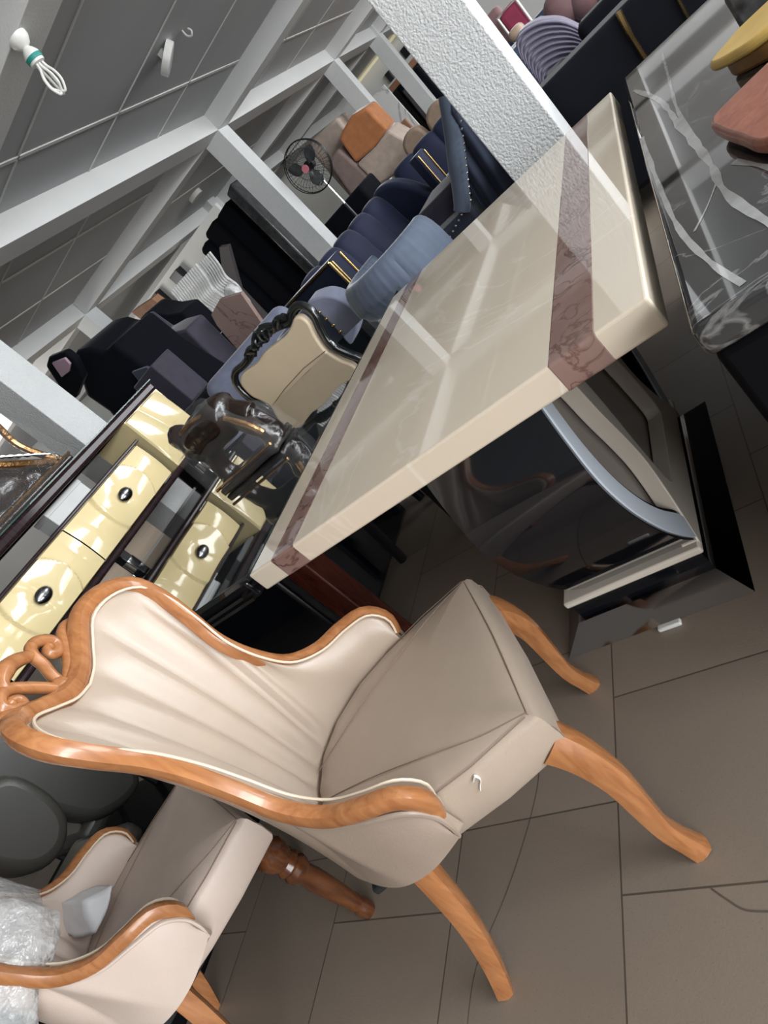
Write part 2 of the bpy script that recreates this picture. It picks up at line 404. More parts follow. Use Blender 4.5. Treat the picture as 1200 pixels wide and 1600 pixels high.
    carve([(-.014, 1.012), (-.027, 1.035), (-.041, 1.056), (-.059, 1.079), (-.077, 1.096), (-.099, 1.099), (-.116, 1.090), (-.116, 1.076), (-.104, 1.064), (-.092, 1.061), (-.086, 1.070), (-.093, 1.079), (-.101, 1.079)], .011, .0125, .009)
    carve([(.024, 1.094), (.006, 1.106), (-.020, 1.116), (-.050, 1.116), (-.070, 1.110), (-.080, 1.098)], .011, .017, .012)
    carve([(.178, 1.066), (.150, 1.074), (.125, 1.071), (.100, 1.058), (.072, 1.040), (.036, 1.026), (-.005, 1.018)], .008, .0135, .010)
    carve([(-.020, 1.018), (-.055, 1.025), (-.080, 1.040), (-.104, 1.058), (-.125, 1.072), (-.145, 1.077), (-.165, 1.066)], .010, .0135, .008)
    ball(bm, X(-.012, 1.02), .022, .8); ball(bm, X(.068, 1.077), .010); ball(bm, X(-.101, 1.079), .010)
    cr = obj('carved_crest', bm, wood, t); cr['label'] = 'pierced carving of curling scrolls on top of the back'
    # seat
    def plan(inset):
        P = [(.262-inset, -.238+inset), (.268-inset, 0), (.262-inset, .238-inset), (.12, .244-inset), (0, .236-inset), (-.10, .215-inset), (-.185+inset*.5, .16-inset), (-.235+inset, .09), (-.25+inset, 0), (-.235+inset, -.09), (-.185+inset*.5, -.16+inset), (-.10, -.215+inset), (0, -.236+inset), (.12, -.244+inset)]
        o = []
        n = len(P)
        for i in range(n):
            if i in (0, 2): o.append(Vector((*P[i], 0)))
            a, b2 = P[i], P[(i+1) % n]
            for k in range(4):
                f = k/4; o.append(Vector((a[0]+(b2[0]-a[0])*f, a[1]+(b2[1]-a[1])*f, 0)))
        return o
    bm = bmesh.new(); rings = []
    for ins, z in ((.010, .372), (.002, .382), (-.002, .42), (0, .462), (.006, .475), (.018, .482), (.05, .488), (.10, .492), (.16, .494)):
        f_ = 1-ins/.26
        rings.append([bm.verts.new((.01+(p.x-.01)*f_, p.y*sw*f_, z)) for p in plan(0)])
    for A, C in zip(rings, rings[1:]):
        for k in range(len(A)): bm.faces.new((A[k], A[(k+1) % len(A)], C[(k+1) % len(A)], C[k]))
    cv = bm.verts.new((.01, 0, .496)); n = len(rings[-1])
    for k in range(n): bm.faces.new((rings[-1][k], rings[-1][(k+1) % n], cv))
    bm.faces.new(list(reversed(rings[0])))
    st = obj('seat', bm, leather, t)
    bm = bmesh.new()
    edge = [Vector((.250, -.228*sw, .4795)), Vector((.257, 0, .4805)), Vector((.250, .228*sw, .4795))]
    tube(bm, crom(edge, 8), .0012, 5)
    for s in (-1, 1):
        tube(bm, [Vector((.250, s*.228*sw, .4795)), Vector((.266, s*.240*sw, .43)), Vector((.262, s*.236*sw, .385))], .0011, 5)
        tube(bm, crom([(.250, s*.226*sw, .4805), (.16, s*.205*sw, .4865), (.06, s*.165*sw, .4925), (-.06, s*.115*sw, .4955), (-.17, s*.07*sw, .4905), (-.235, s*.045*sw, .484)], 6), .0010, 5)
        tube(bm, [Vector((.245, s*.232*sw, .480)), Vector((.12, s*.238*sw, .480)), Vector((.0, s*.229*sw, .480))], .0010, 5)
    obj('stitching', bm, M_stitch, st)
    if leather is M_leather:
        sm_ = obj('smear', T(crom([(.108, -.246, .462), (.116, -.2465, .468), (.118, -.2465, .456), (.108, -.246, .446), (.102, -.246, .438)], 4), .0035, 6, squash=.4), M_white, st); sm_['label'] = 'small white smear on the seat front'
    obj('seat_underside', B((-.22, -.20*sw, .355), (.235, .20*sw, .373)), M_under, t, bevel=.005)
    # legs
    for s in (-1, 1):
        if turned:
            prof = [(.020, 0), (.024, .01), (.025, .035), (.021, .045), (.024, .055), (.022, .075), (.026, .12), (.029, .20), (.027, .235), (.036, .25), (.038, .262), (.030, .275), (.036, .285), (.030, .30), (.042, .325), (.043, .345), (.03, .36), (.034, .38)]
            obj('leg', lathe(bmesh.new(), prof, 20, (.22, s*.20*sw, 0)), M_turned, t)
        else:
            P = crom([(.232, s*.212, .392), (.252, s*.226, .345), (.262, s*.236, .27), (.254, s*.238, .18), (.247, s*.237, .10), (.254, s*.240, .04), (.262, s*.243, 0)], 4)
            n = len(P); R = [lerp(.034, .0195, min(1, i/(n*.62))) + (.004*max(0, (i-n*.8)/(n*.2))) for i in range(n)]
            obj('leg', T(P, R, 12, up=(1, 0, 0), square=.35), wood, t)
        P = crom([(-.100, s*.205, .405), (-.118, s*.214, .31), (-.145, s*.222, .20), (-.185, s*.231, .09), (-.228, s*.238, 0)], 5)
        P = [S(p) for p in P]
        n = len(P); R = [lerp(.025, .019, i/(n-1)) for i in range(n)]
        obj('leg', T(P, R, 12, up=(1, 0, 0), square=.45), wood, t)

t = thing('dining_chair', 'champagne leather armchair with pleated back and carved honey wood frame in the foreground', 'chair', (-.945, .687, 0), math.radians(27.5))
chair_mesh(t, M_leather, M_shell, M_wood)
t = thing('dining_chair', 'cream leather armchair with turned front legs and bubble wrap on its back', 'chair', (-1.80, .43, 0), math.radians(67))
chair_mesh(t, M_leather2, M_leather2, M_wood, turned=True, sw=1.10)

# ================================================================ cream marble dining table
t = thing('dining_table', 'cream marble dining table with brown bands on a curved black and cream pedestal', 'table', (-.75, 1.9, 0))
def L(p): return (p[0]+.75, p[1]-1.9, p[2])
X0, X1, Y0, Y1, Z0, Z1 = -1.312, -.180, 1.03, 2.79, .717, .78
bl, br = (-1.215, -1.115), (-.372, -.272)
bm = bmesh.new()
def slab(bm, x0, x1): return box(bm, L((x0, Y0, Z0)), L((x1, Y1, Z1)))
o = obj('tabletop', slab(bmesh.new(), X0, X1), M_top, t, smooth=False, bevel=.006, seg=3)
for a, b in (bl, br):
    bm = bmesh.new(); box(bm, L((a, Y0-.0006, Z0-.0006)), L((b, Y1+.0006, Z1+.0006)))
    o = obj('marble_band', bm, M_band, t, smooth=False, bevel=.006, seg=3); o['label'] = 'brown veined marble strip'
YC = 1.52
def arc_pts(mir):
    out = [(1.232, .118), (1.165, .195), (1.108, .285), (1.058, .40), (1.040, .51), (1.062, .62), (1.095, .717)]
    inn = [(1.285, .118), (1.262, .195), (1.192, .285), (1.145, .37), (1.120, .47), (1.124, .58), (1.165, .717)]
    o_ = [(v.x, v.y) for v in crom([(a, b, 0) for a, b in out], 6)]; i_ = [(v.x, v.y) for v in crom([(a, b, 0) for a, b in inn], 6)]
    if mir: o_ = [(2*YC-a, b) for a, b in o_]; i_ = [(2*YC-a, b) for a, b in i_]
    return o_, i_
LY = lambda a, b, d: L((d, a, b))
for mir in (0, 1):
    o_, i_ = arc_pts(mir)
    sh = obj('curved_side', prism(bmesh.new(), o_+i_[::-1], LY, -.76, -.452), M_black, t); sh['label'] = 'black gloss curved side of the pedestal'
    mo = [(lerp(a[0], b[0], .13), lerp(a[1], b[1], .13)) for a, b in zip(o_, i_)]; mi = [(lerp(a[0], b[0], .86), lerp(a[1], b[1], .86)) for a, b in zip(o_, i_)]
    e = obj('edge_band', prism(bmesh.new(), mo+mi[::-1], LY, -.455, -.448), M_bluewhite, sh); e['label'] = 'pale blue edge strip'
# cream vase-shaped panel with its opening, smoked filling behind
outl = crom([(1.275, .717, 0), (1.300, .60, 0), (1.305, .50, 0), (1.318, .40, 0), (1.318, .32, 0), (1.285, .225, 0), (1.222, .108, 0)], 6)
inl = crom([(1.345, .717, 0), (1.368, .57, 0), (1.366, .47, 0), (1.356, .38, 0), (1.350, .30, 0), (1.350, .23, 0), (1.365, .205, 0)], 6)
n = len(outl)
bm = bmesh.new()
vv = {}
def pv(y, z, x): return bm.verts.new(L((x, y, z)))
for xx in (0,):
    Lo = [(p.x, p.y) for p in outl]; Li = [(p.x, p.y) for p in inl]
poly = Lo + [(2*YC-a, b) for a, b in reversed(Lo)]
poly_in = Li + [(2*YC-.98*0-a, b) for a, b in reversed(Li)]
def ring_prism(bm, A, Bq, d0, d1):
    n = len(A); VA = [[bm.verts.new(LY(a, b, d)) for a, b in A] for d in (d0, d1)]; VB = [[bm.verts.new(LY(a, b, d)) for a, b in Bq] for d in (d0, d1)]
    for k in (0, 1):
        for i in range(n-1): bm.faces.new((VA[k][i], VA[k][i+1], VB[k][i+1], VB[k][i]))
    for i in range(n-1):
        bm.faces.new((VA[0][i], VA[0][i+1], VA[1][i+1], VA[1][i])); bm.faces.new((VB[0][i], VB[0][i+1], VB[1][i+1], VB[1][i]))
    for i in (0, n-1): bm.faces.new((VA[0][i], VA[1][i], VB[1][i], VB[0][i]))
ring_prism(bm, poly, poly_in, -.49, -.447)
pn = obj('pierced_panel', bm, M_cream, t, bevel=.003); pn['label'] = 'cream vase-shaped panel with an opening'
ob_ = [(a, b) for a, b in arc_pts(0)[1]]; ob2 = [(a, b) for a, b in arc_pts(1)[1]]
core = prism(bmesh.new(), [(a+.0, b) for a, b in ob_]+[(a, b) for a, b in reversed(ob2)], LY, -.74, -.495)
c = obj('pedestal_core', core, M_mirror, t); c['label'] = 'smoked glossy filling of the pedestal'
# plinth: mirror skirt, black riser, cream lid
bm = bmesh.new()
lo = [(-.895, 1.13), (-.395, 1.13), (-.395, 1.945), (-.895, 1.945)]; hi = [(-.835, 1.20), (-.452, 1.20), (-.452, 1.872), (-.835, 1.872)]
def frustum(bm, lo, hi, z0, z1):
    a = [bm.verts.new(L((x, y, z0))) for x, y in lo]; b = [bm.verts.new(L((x, y, z1))) for x, y in hi]
    bm.faces.new(a); bm.faces.new(b)
    for i in range(4): bm.faces.new((a[i], a[(i+1) % 4], b[(i+1) % 4], b[i]))
    return bm
sk = obj('plinth_skirt', frustum(bm, lo, hi, 0.001, .042), M_chrome, t, smooth=False); sk['label'] = 'sloping mirror-finish skirt'
obj('plinth_riser', B(L((-.822, 1.214, .03)), L((-.458, 1.86, .098))), M_black, t, smooth=False)
ld = obj('plinth_lid', B(L((-.832, 1.204, .096)), L((-.448, 1.87, .118))), M_cream, t, bevel=.006); ld['label'] = 'cream plinth lid'
for y0 in (1.21, 1.846):
    for x0 in (-.828, -.472): pass
pad = bmesh.new(); box(pad, (-.03, -.009, 0), (.03, .009, .012))
tag(obj('foam_scrap', pad, M_white, None, bevel=.004), 'small white foam scrap on the floor by the plinth edge', 'scrap').location = (-.60, 1.116, .001)

# hairline cracks in the floor tiles
M_crack = mat('dark_crack', (0.12, 0.095, 0.078), 0.9, noise_amt=0.2)
for P_, w_ in (([(-.977, .892), (-.980, .783), (-1.009, .666), (-1.053, .547), (-1.117, .413), (-1.125, .30)], .0008), ([(-.588, .522), (-.564, .503), (-.535, .484), (-.495, .479)], .0016)):
    P_ = crom([(a, b, .0006) for a, b in P_], 5)
    struct('floor_crack', T(P_, w_, 5, squash=.3), M_crack)

# ---------------------------------------------------------------- more materials
def velvet(name, col, hi=None): return mat(name, col, 0.78, sheen=0.4, noise_amt=0.18, noise_scale=9, bump=0.05, bump_scale=400)
V_navy = velvet('navy_velvet', (0.007, 0.0125, 0.046)); V_dnavy = mat('midnight_velvet', (0.006, 0.0065, 0.010), 0.9, sheen=0.08, spec=0.15, noise_amt=0.2, noise_scale=9); V_blue = velvet('steel_blue_velvet', (0.115, 0.145, 0.205))
V_lav = velvet('lavender_grey_velvet', (0.24, 0.26, 0.36)); V_slate = velvet('slate_velvet', (0.050, 0.060, 0.090)); V_purple = velvet('dusty_purple_velvet', (0.17, 0.15, 0.215))
V_aub = velvet('aubergine_velvet', (0.045, 0.040, 0.062)); V_black = mat('black_velvet', (0.004, 0.005, 0.009), 0.9, sheen=0.08, spec=0.15, noise_amt=0.2, noise_scale=9); V_pink = velvet('dusty_pink_velvet', (0.22, 0.12, 0.12))
V_tan = velvet('tan_velvet', (0.42, 0.30, 0.22)); V_beige = velvet('beige_velvet', (0.55, 0.44, 0.37)); V_orange = velvet('burnt_orange_velvet', (0.52, 0.20, 0.075))
V_mauve = velvet('mauve_brown_velvet', (0.26, 0.19, 0.17)); V_mag = velvet('magenta_velvet', (0.28, 0.025, 0.07)); V_teal = velvet('teal_blue_velvet', (0.05, 0.09, 0.16))
M_grey_l = mat('silver_grey_leather', (0.045, 0.043, 0.038), 0.4, noise_amt=0.05, bump=0.05, bump_scale=200)
M_cleather = mat('ivory_leather', (0.62, 0.50, 0.35), 0.38, noise_amt=0.03, bump=0.04, bump_scale=200)
M_bframe = mat('black_lacquer_carving', (0.010, 0.011, 0.012), 0.18, coat=0.4, noise_amt=0.1)
M_bronze = mat('black_bronze', (0.010, 0.009, 0.009), 0.20, coat=0.1, noise_scale=16, col2=(0.022, 0.011, 0.007), bump=0.35, bump_scale=24)
M_goldb = mat('aged_gold', (0.55, 0.30, 0.12), 0.22, metal=0.9, noise_amt=0.5, noise_scale=30, bump=0.4, bump_scale=40)
M_film = mat('clear_plastic_film', (0.85, 0.85, 0.85), 0.05, alpha=0.035, spec=0.5, noise_amt=0.02, bump=0.5, bump_scale=14)
M_bubble = mat('bubble_wrap', (0.88, 0.90, 0.90), 0.07, alpha=0.42, spec=1.0, noise_amt=0.25, noise_scale=40, bump=1.0, bump_scale=45)
M_foam = mat('white_foam_sheet', (0.85, 0.86, 0.88), 0.6, alpha=0.85, noise_amt=0.05, bump=0.3, bump_scale=25)
M_bmarble = marble_mat('black_marble', (0.016, 0.017, 0.018), (0.22, 0.215, 0.21), 0.03, 3.2, 0.009, base2=(0.045, 0.045, 0.046), coat=0.6)
M_pmarble = marble_mat('pinkish_marble', (0.33, 0.22, 0.19), (0.10, 0.06, 0.055), 0.5, 1.8, 0.014, base2=(0.40, 0.29, 0.25))
M_wmarble = marble_mat('white_marble', (0.72, 0.72, 0.70), (0.28, 0.29, 0.31), 0.2, 0.8, 0.03)
M_leafy = mat('yellow_painted_wood', (0.66, 0.44, 0.12), 0.4, noise_amt=0.15, noise_scale=14)
M_brownw = wood_mat('terracotta_wood', (0.40, 0.145, 0.085), (0.28, 0.085, 0.05), 0.5, 5)
M_slabshade = mat('slab_edge_shade', (0.045, 0.028, 0.022), 0.7, noise_amt=0.4, noise_scale=50, bump=0.6)  # dark tone stands for the shadow under the slab edge
M_plastic = mat('white_plastic', (0.80, 0.80, 0.76), 0.35, noise_amt=0.02)
M_teal = mat('green_band', (0.02, 0.30, 0.25), 0.5, noise_amt=0.2, noise_scale=90)
M_fanm = mat('black_wire', (0.015, 0.015, 0.015), 0.35, noise_amt=0.1)
M_blade = mat('smoky_blade', (0.05, 0.055, 0.06), 0.3, noise_amt=0.1)
M_pinkd = mat('pink_badge', (0.70, 0.22, 0.27), 0.4, noise_amt=0.1)
M_oak = wood_mat('raw_timber', (0.42, 0.22, 0.12), (0.28, 0.14, 0.08), 0.6)
M_pinkp = mat('pale_pink_fabric', (0.50, 0.34, 0.42), 0.7, noise_amt=0.05)
M_shw = mat('shrink_wrap_white', (0.80, 0.80, 0.79), 0.2, noise_amt=0.2, noise_scale=20, bump=0.5, bump_scale=30)

# ================================================================ black glass dining table
t = thing('glass_dining_table', 'black glass topped dining table mirroring the cabinet and the sculpture', 'table', (-2.28, 2.07, 0))
O = Vector((-2.28, 2.07, 0))
def LO(x, y, z): return (x-O.x, y-O.y, z)
gp = []
for cx, cy, a0 in ((-1.39, 1.11, -90), (-1.39, 3.03, 0), (-3.17, 3.03, 90), (-3.17, 1.11, 180)):
    for k in range(6): a = math.radians(a0+k*18); gp.append((cx-O.x+.03*math.cos(a), cy-O.y+.03*math.sin(a)))
g = obj('glass_top', prism(bmesh.new(), gp, XY, .745, .765), M_glass, t, bevel=.003); g['label'] = 'dark mirror-like glass top'
ap = obj('apron', B(LO(-3.05, 1.12, .67), LO(-1.46, 2.64, .742)), M_black, t, bevel=.01)
for k, y in enumerate((1.105, 1.085)):
    obj('chrome_strip', B(LO(-3.0, y-.006, .68+.03*k), LO(-1.47, y+.036, .69+.03*k)), M_silver, ap, smooth=False)
for k in range(3):
    obj('chrome_strip', B(LO(-1.462, 1.14, .68+.022*k), LO(-1.452+.004*k, 2.58, .688+.022*k)), M_silver, ap, smooth=False)
for x, y in ((-1.62, 1.46), (-1.62, 2.57), (-2.9, 1.46), (-2.9, 2.57)):
    obj('leg', B(LO(x-.055, y-.05, 0), LO(x+.055, y+.05, .70)), M_mahog, t, bevel=.008)
obj('pedestal', B(LO(-2.75, 1.55, 0), LO(-1.9, 2.45, .70)), M_black, t, bevel=.02)

# black upholstered stool pushed under the tables
t = thing('dining_stool', 'black padded stool with plain black legs under the two tables', 'stool', (-1.62, 2.25, 0))
obj('seat', B((-.22, -.22, .42), (.22, .22, .50)), M_blackm, t, bevel=.03, seg=3)
for sx in (-1, 1):
    for sy in (-1, 1): obj('leg', T([(sx*.18, sy*.2, .43), (sx*.185, sy*.21, .2), (sx*.19, sy*.225, 0)], [.024, .022, .02], 10, square=.3), M_blackm, t)

# ================================================================ open display cabinet with ivory drawers
CX, CY = -3.4, 2.13
t = thing('display_cabinet', 'dark maroon display cabinet with glossy ivory drawers and round metal knobs', 'cabinet', (CX, CY, 0))
def LC(x, y, z): return (x-CX, y-CY, z)
obj('top_rail', B(LC(-3.46, .77, 1.335), LC(-3.385, 3.5, 1.400)), M_rail, t, bevel=.018, seg=3)
obj('top_rail', B(LC(-3.84, .77, 1.335), LC(-3.78, 3.5, 1.400)), M_rail, t, bevel=.018, seg=3)
gl = obj('glass_shelf', B(LC(-3.82, .76, 1.401), LC(-3.380, 3.51, 1.409)), mat('green_edge_glass', (0.08, 0.16, 0.14), 0.03, alpha=0.5, noise_amt=0.02), t, smooth=False); gl['label'] = 'glass top with a greenish edge'
obj('bottom_rail', B(LC(-3.46, .77, .862), LC(-3.372, 3.5, .905)), M_rail, t, bevel=.016, seg=3)
obj('shelf', B(LC(-3.84, .77, .870), LC(-3.46, 3.5, .90)), M_black, t, smooth=False)
obj('drawer_case', B(LC(-3.82, 1.27, .90), LC(-3.43, 2.985, 1.195)), M_black, t, smooth=False)
obj('ledge', B(LC(-3.83, 1.25, 1.196), LC(-3.378, 3.0, 1.216)), M_rail, t, bevel=.006)
def bump(d, r0, r1):   # smooth step from 1 to 0 between r0 and r1
    x = max(0, min(1, (d-r0)/(r1-r0))); return 1-(x*x*(3-2*x))
def drawer(y0, y1):
    z0, z1 = .908, 1.194; yc, zc = (y0+y1)/2+.02, 1.055
    def f(u, v):
        y = lerp(y0, y1, u); z = lerp(z0, z1, v)
        dy, dz = y-yc, z-zc; r = math.hypot(dy, dz*.92); a = math.atan2(dz, dy)
        h = .030*math.cos((v-.5)*PI*.85)*(.55+.45*math.cos((u-.5)*PI*1.2))
        h += .014*math.exp(-((dy-.33)/.12)**2) + .014*math.exp(-((dy+.33)/.12)**2)
        if r < .22:
            rim = bump(r, .196, .212); sw_ = .5+.5*math.cos(a-.9)
            h += rim*(.004+.026*min(1, r/.19)**2*(.25+.75*sw_)) - .014*math.exp(-(r/.08)**2)
        edge = min(u, 1-u)*(y1-y0); edge2 = min(v, 1-v)*(z1-z0)
        h *= min(1, edge2/.004)
        return LC(CX+.012+h*1.4, y, z)
    d = obj('drawer', surf(bmesh.new(), f, 110, 44), M_door, t)
    kb = bmesh.new(); ball(kb, LC(CX+.062, yc, zc), .042, .5, 1.35, .95, 16)
    k = obj('knob', kb, M_knob, d); k['label'] = 'oval gunmetal knob'
drawer(1.32, 2.128); drawer(2.140, 2.945)
def side_door(y0, y1):
    z0, z1 = .91, 1.335
    def f(u, v):
        y = lerp(y0, y1, u); z = lerp(z0, z1, v)
        w_ = u+.25*(v-.5)
        h = .020*abs(math.sin(w_*PI*1.75+.35))**.8 + .010*math.sin(v*PI)
        h *= min(1, min(u, 1-u)/.02, min(v, 1-v)/.02)
        return LC(CX+.01+h, y, z)
    bm = surf(bmesh.new(), f, 60, 40)
    dd = obj('side_door', bm, M_door, t); dd['label'] = 'ivory wavy door at the end of the cabinet'
    obj('door_carcass', B(LC(-3.80, y0, .905), LC(CX+.012, y1, 1.335)), M_door, dd, smooth=False)
side_door(3.05, 3.48); side_door(.79, 1.22)
for y in (3.5, .77):
    obj('end_post', B(LC(-3.84, y-.02, .86), LC(-3.42, y+.012, 1.335)), M_black, t, smooth=False)
for y in (2.30, 3.3, .9):
    fo = obj('foot', B(LC(-3.55, y-.03, .0), LC(-3.47, y+.03, .865)), M_black, t, bevel=.006)
    obj('silver_collar', T([LC(-3.50, y, .70), LC(-3.50, y, .80)], .045, 12), M_silver, fo)
sb = thing('storage_box', 'plain silver grey box inside the open shelf of the display cabinet', 'box', (-3.66, 2.45, 1.217))
obj('body', B((-.08, -.17, 0), (.08, .17, .105)), mat('silver_board', (0.52, 0.52, 0.51), 0.4, noise_amt=0.05), sb, bevel=.004)
ld = obj('lid', B((-.083, -.173, .075), (.083, .173, .108)), mat('silver_board', (0.52, 0.52, 0.51)), sb, bevel=.004)

# ================================================================ sculptures in plastic film
def film(name, pts, parent, m, noise_a=.012, seed=0):
    bm = bmesh.new()
    for p in pts: bm.verts.new(p)
    r = bmesh.ops.convex_hull(bm, input=bm.verts)
    bmesh.ops.delete(bm, geom=[v for v in bm.verts if not v.link_faces], context='VERTS')
    bmesh.ops.triangulate(bm, faces=bm.faces)
    for _ in range(3): bmesh.ops.subdivide_edges(bm, edges=bm.edges, cuts=1, use_grid_fill=True)
    for v in bm.verts:
        n = noise.noise_vector(v.co*9+Vector((seed, 0, 0)))*noise_a + noise.noise_vector(v.co*26)*noise_a*.5
        v.co += n
    return obj(name, bm, m, parent, auto=False)
t = thing('sculpture', 'shiny black bronze animal sculpture wrapped in clear film on the glass table', 'sculpture', (-1.97, 2.08, .767))
bm = bmesh.new()
box(bm, (-.215, -.09, 0), (.215, .09, .035))
for sx in (-1, 1):
    tube(bm, crom([(sx*.17, 0, .02), (sx*.165, .0, .10), (sx*.13, 0, .17), (sx*.10, 0, .26)], 5), [.055, .052, .05, .048, .046, .045]+[.05]*10, 12)
tube(bm, crom([(-.19, 0, .20), (-.12, 0, .235), (0, 0, .245), (.10, 0, .235), (.18, 0, .16)], 5), [.065]*5+[.098]*11+[.06]*5, 14)
tube(bm, crom([(-.13, 0, .22), (-.18, 0, .28), (-.19, 0, .34)], 5), [.075]*5+[.055]*6, 12)
ball(bm, (-.185, 0, .335), .045, 1.1, .8, .8); ball(bm, (.02, 0, .315), .035); ball(bm, (.05, 0, .29), .05, 1.4)
tube(bm, crom([(.16, 0, .20), (.20, 0, .14), (.20, .03, .05)], 5), .03, 10)
sc_ = obj('body', bm, M_bronze, t, auto=False)
rm = sc_.modifiers.new('remesh', 'REMESH'); rm.mode = 'VOXEL'; rm.voxel_size = .010; rm.use_smooth_shade = True
sm = sc_.modifiers.new('smooth', 'SMOOTH'); sm.iterations = 6; sm.factor = .6
bm = bmesh.new(); tube(bm, [(-.21, -.095, .045), (.21, -.095, .045)], .007, 8); tube(bm, crom([(.12, -.06, .24), (.17, -.06, .17), (.20, -.06, .09)], 5), .014, 8); tube(bm, crom([(-.12, -.05, .32), (-.02, -.06, .325), (.08, -.06, .30)], 5), .010, 8)
gd = obj('gilding', bm, M_goldb, t); gd['label'] = 'worn gold trim'
film('plastic_film', [(-.235, -.11, .0), (-.235, .11, .0), (.225, -.11, 0), (.225, .11, 0), (-.24, -.08, .30), (-.22, .08, .37), (-.15, 0, .375), (.06, 0, .36), (.11, -.08, .33), (.20, -.1, .17), (.2, .1, .17)], t, M_film)

t = thing('ornament', 'gold and black ornament in clear film on top of the display cabinet', 'ornament', (-3.60, 2.25, 1.411))
bm = bmesh.new()
box(bm, (-.12, -.30, 0), (.12, .42, .04)); ball(bm, (0, -.05, .16), .20, .5, 1.3, .8, 16); ball(bm, (0, .2, .10), .12, .6, 1.2, .8)
bo = obj('body', bm, M_bronze, t, auto=False); rm = bo.modifiers.new('remesh', 'REMESH'); rm.mode = 'VOXEL'; rm.voxel_size = .016; rm.use_smooth_shade = True
bm = bmesh.new()
tube(bm, crom([(.10, .36, .05), (.10, .30, .15), (.10, .26, .28), (.09, .29, .44), (.08, .26, .50)], 6), .022, 8)
tube(bm, crom([(.10, .32, .06), (.12, .10, .22), (.12, -.05, .34), (.10, -.25, .38)], 6), .026, 8)
tube(bm, [(.12, -.28, .045), (.12, .42, .045)], .010, 8)
gg = obj('gilding', bm, M_goldb, t); gg['label'] = 'gold scrolling handles'
P = crom([(.12, .33, .06), (.115, .34, .10), (.14, .12, .26), (.14, -.05, .38), (.12, -.25, .42)], 12)
obj('beading', T(P, [.013 if k % 2 else .006 for k in range(len(P))], 8), M_silver, t)
film('plastic_film', [(-.15, -.32, 0), (.14, -.32, 0), (-.15, .46, 0), (.14, .46, .02), (.13, .40, .16), (.12, .36, .44), (-.1, .36, .44), (.1, -.3, .46), (-.1, -.3, .46), (.1, .3, .50), (0, .1, .46)], t, M_film, .014, 4)

# bubble wrap and foam on the second chair
t = thing('bubble_wrap', 'crinkled bubble wrap bundled over the back of the cream armchair', 'packaging', (-1.80, .17, .60))
tag(t)
film('sheet', [(-.22, -.16, .0), (.10, -.14, -.02), (.14, .0, .05), (.12, .13, .10), (-.2, .2, .10), (-.25, .2, .40), (.0, .05, .42), (.05, -.12, .36), (-.25, -.16, .4)], t, M_bubble, .03, 9)
t = thing('foam_pouch', 'white foam sheet pouch lying inside the cream armchair', 'packaging', (-2.02, .38, .55))
film('sheet', [(-.12, -.06, -.02), (.10, -.05, -.03), (.11, .05, -.02), (-.12, .07, .0), (-.12, 0, .05), (.08, 0, .03)], t, M_foam, .012, 2)

# ================================================================ chair with black carved frame at the head of the glass table
LX, LYY = -2.285, 3.15
t = thing('carved_dining_chair', 'ivory leather chair with black carved frame behind the black glass table', 'chair', (LX, LYY, 0))
outl = [(-.33, .72), (-.345, .80), (-.375, .88), (-.37, .985), (-.31, 1.035), (-.225, 1.03), (-.15, 1.035), (-.08, 1.05), (0, 1.055), (.09, 1.05), (.16, 1.03), (.225, 1.005), (.275, 1.035), (.335, 1.035), (.37, .99), (.375, .93), (.345, .86), (.325, .79), (.33, .72)]
cush = smooth2([(-.30, .50), (-.285, .72), (-.30, .80), (-.335, .87), (-.33, .965), (-.28, 1.00), (-.21, .995), (-.13, .985), (-.04, .995), (.05, .985), (.14, .975), (.21, .985), (.275, 1.005), (.315, .985), (.325, .93), (.30, .865), (.285, .79), (.285, .72), (.30, .50)], 5)
def tilt(a, b, d): return (a, d+(b-.5)*.12, b)
bm = bmesh.new(); prism(bm, cush, tilt, -.025, .03)
bk = obj('backrest', bm, M_cleather, t, bevel=.014, seg=3)
obj('seam', T([tilt(-.29, .745, -.028), tilt(-.1, .77, -.030), tilt(.1, .78, -.030), tilt(.285, .765, -.028)], .0025, 6), M_stitch, bk)
fr = obj('frame', T(crom([tilt(a, b, .005) for a, b in [(-.315, .42)]+outl+[(.315, .42)]], 5), .024, 10), M_bframe, t)
fr['label'] = 'black lacquered carved frame'
bm = bmesh.new()
for s in (-1, 1):
    tube(bm, crom([tilt(a*s+.04, b, -.012) for a, b in [(.20, 1.04), (.15, 1.065), (.10, 1.06), (.06, 1.085), (.02, 1.10)]], 5), [.020]*21, 8)
    tube(bm, crom([tilt(a*s+.04, b, -.02) for a, b in [(.14, 1.02), (.10, 1.045), (.05, 1.05), (.0, 1.03)]], 5), .014, 8)
    for k in range(4): tube(bm, crom([tilt(.04+s*(.01+.035*k), 1.03, -.03), tilt(.04+s*(.02+.045*k), 1.06, -.034), tilt(.04+s*(.015+.04*k), 1.085-.006*k, -.02)], 4), .009, 6)
    ball(bm, tilt(.04+s*.185, 1.052, -.01), .022, seg=10)
ball(bm, tilt(.04, 1.085, -.015), .035, 1, .6, .8)
cr = obj('carved_crest', bm, M_bframe, t); cr['label'] = 'black leaf carving along the top'
obj('seat', B((-.27, -.50, .40), (.27, .0, .49)), M_cleather, t, bevel=.03, seg=3)
for s in (-1, 1):
    obj('arm', T(crom([tilt(s*.32, .66, 0), (s*.34, -.12, .655), (s*.34, -.30, .64), (s*.32, -.36, .56), (s*.30, -.38, .42)], 5), .022, 8), M_bframe, t)
    obj('leg', T(crom([(s*.25, -.46, .42), (s*.265, -.48, .25), (s*.25, -.46, 0)], 4), [.03]*4+[.022]*5, 8), M_bframe, t)
    obj('leg', T(crom([(s*.25, .0, .42), (s*.25, .03, .2), (s*.255, .08, 0)], 4), [.026]*4+[.02]*5, 8), M_bframe, t)

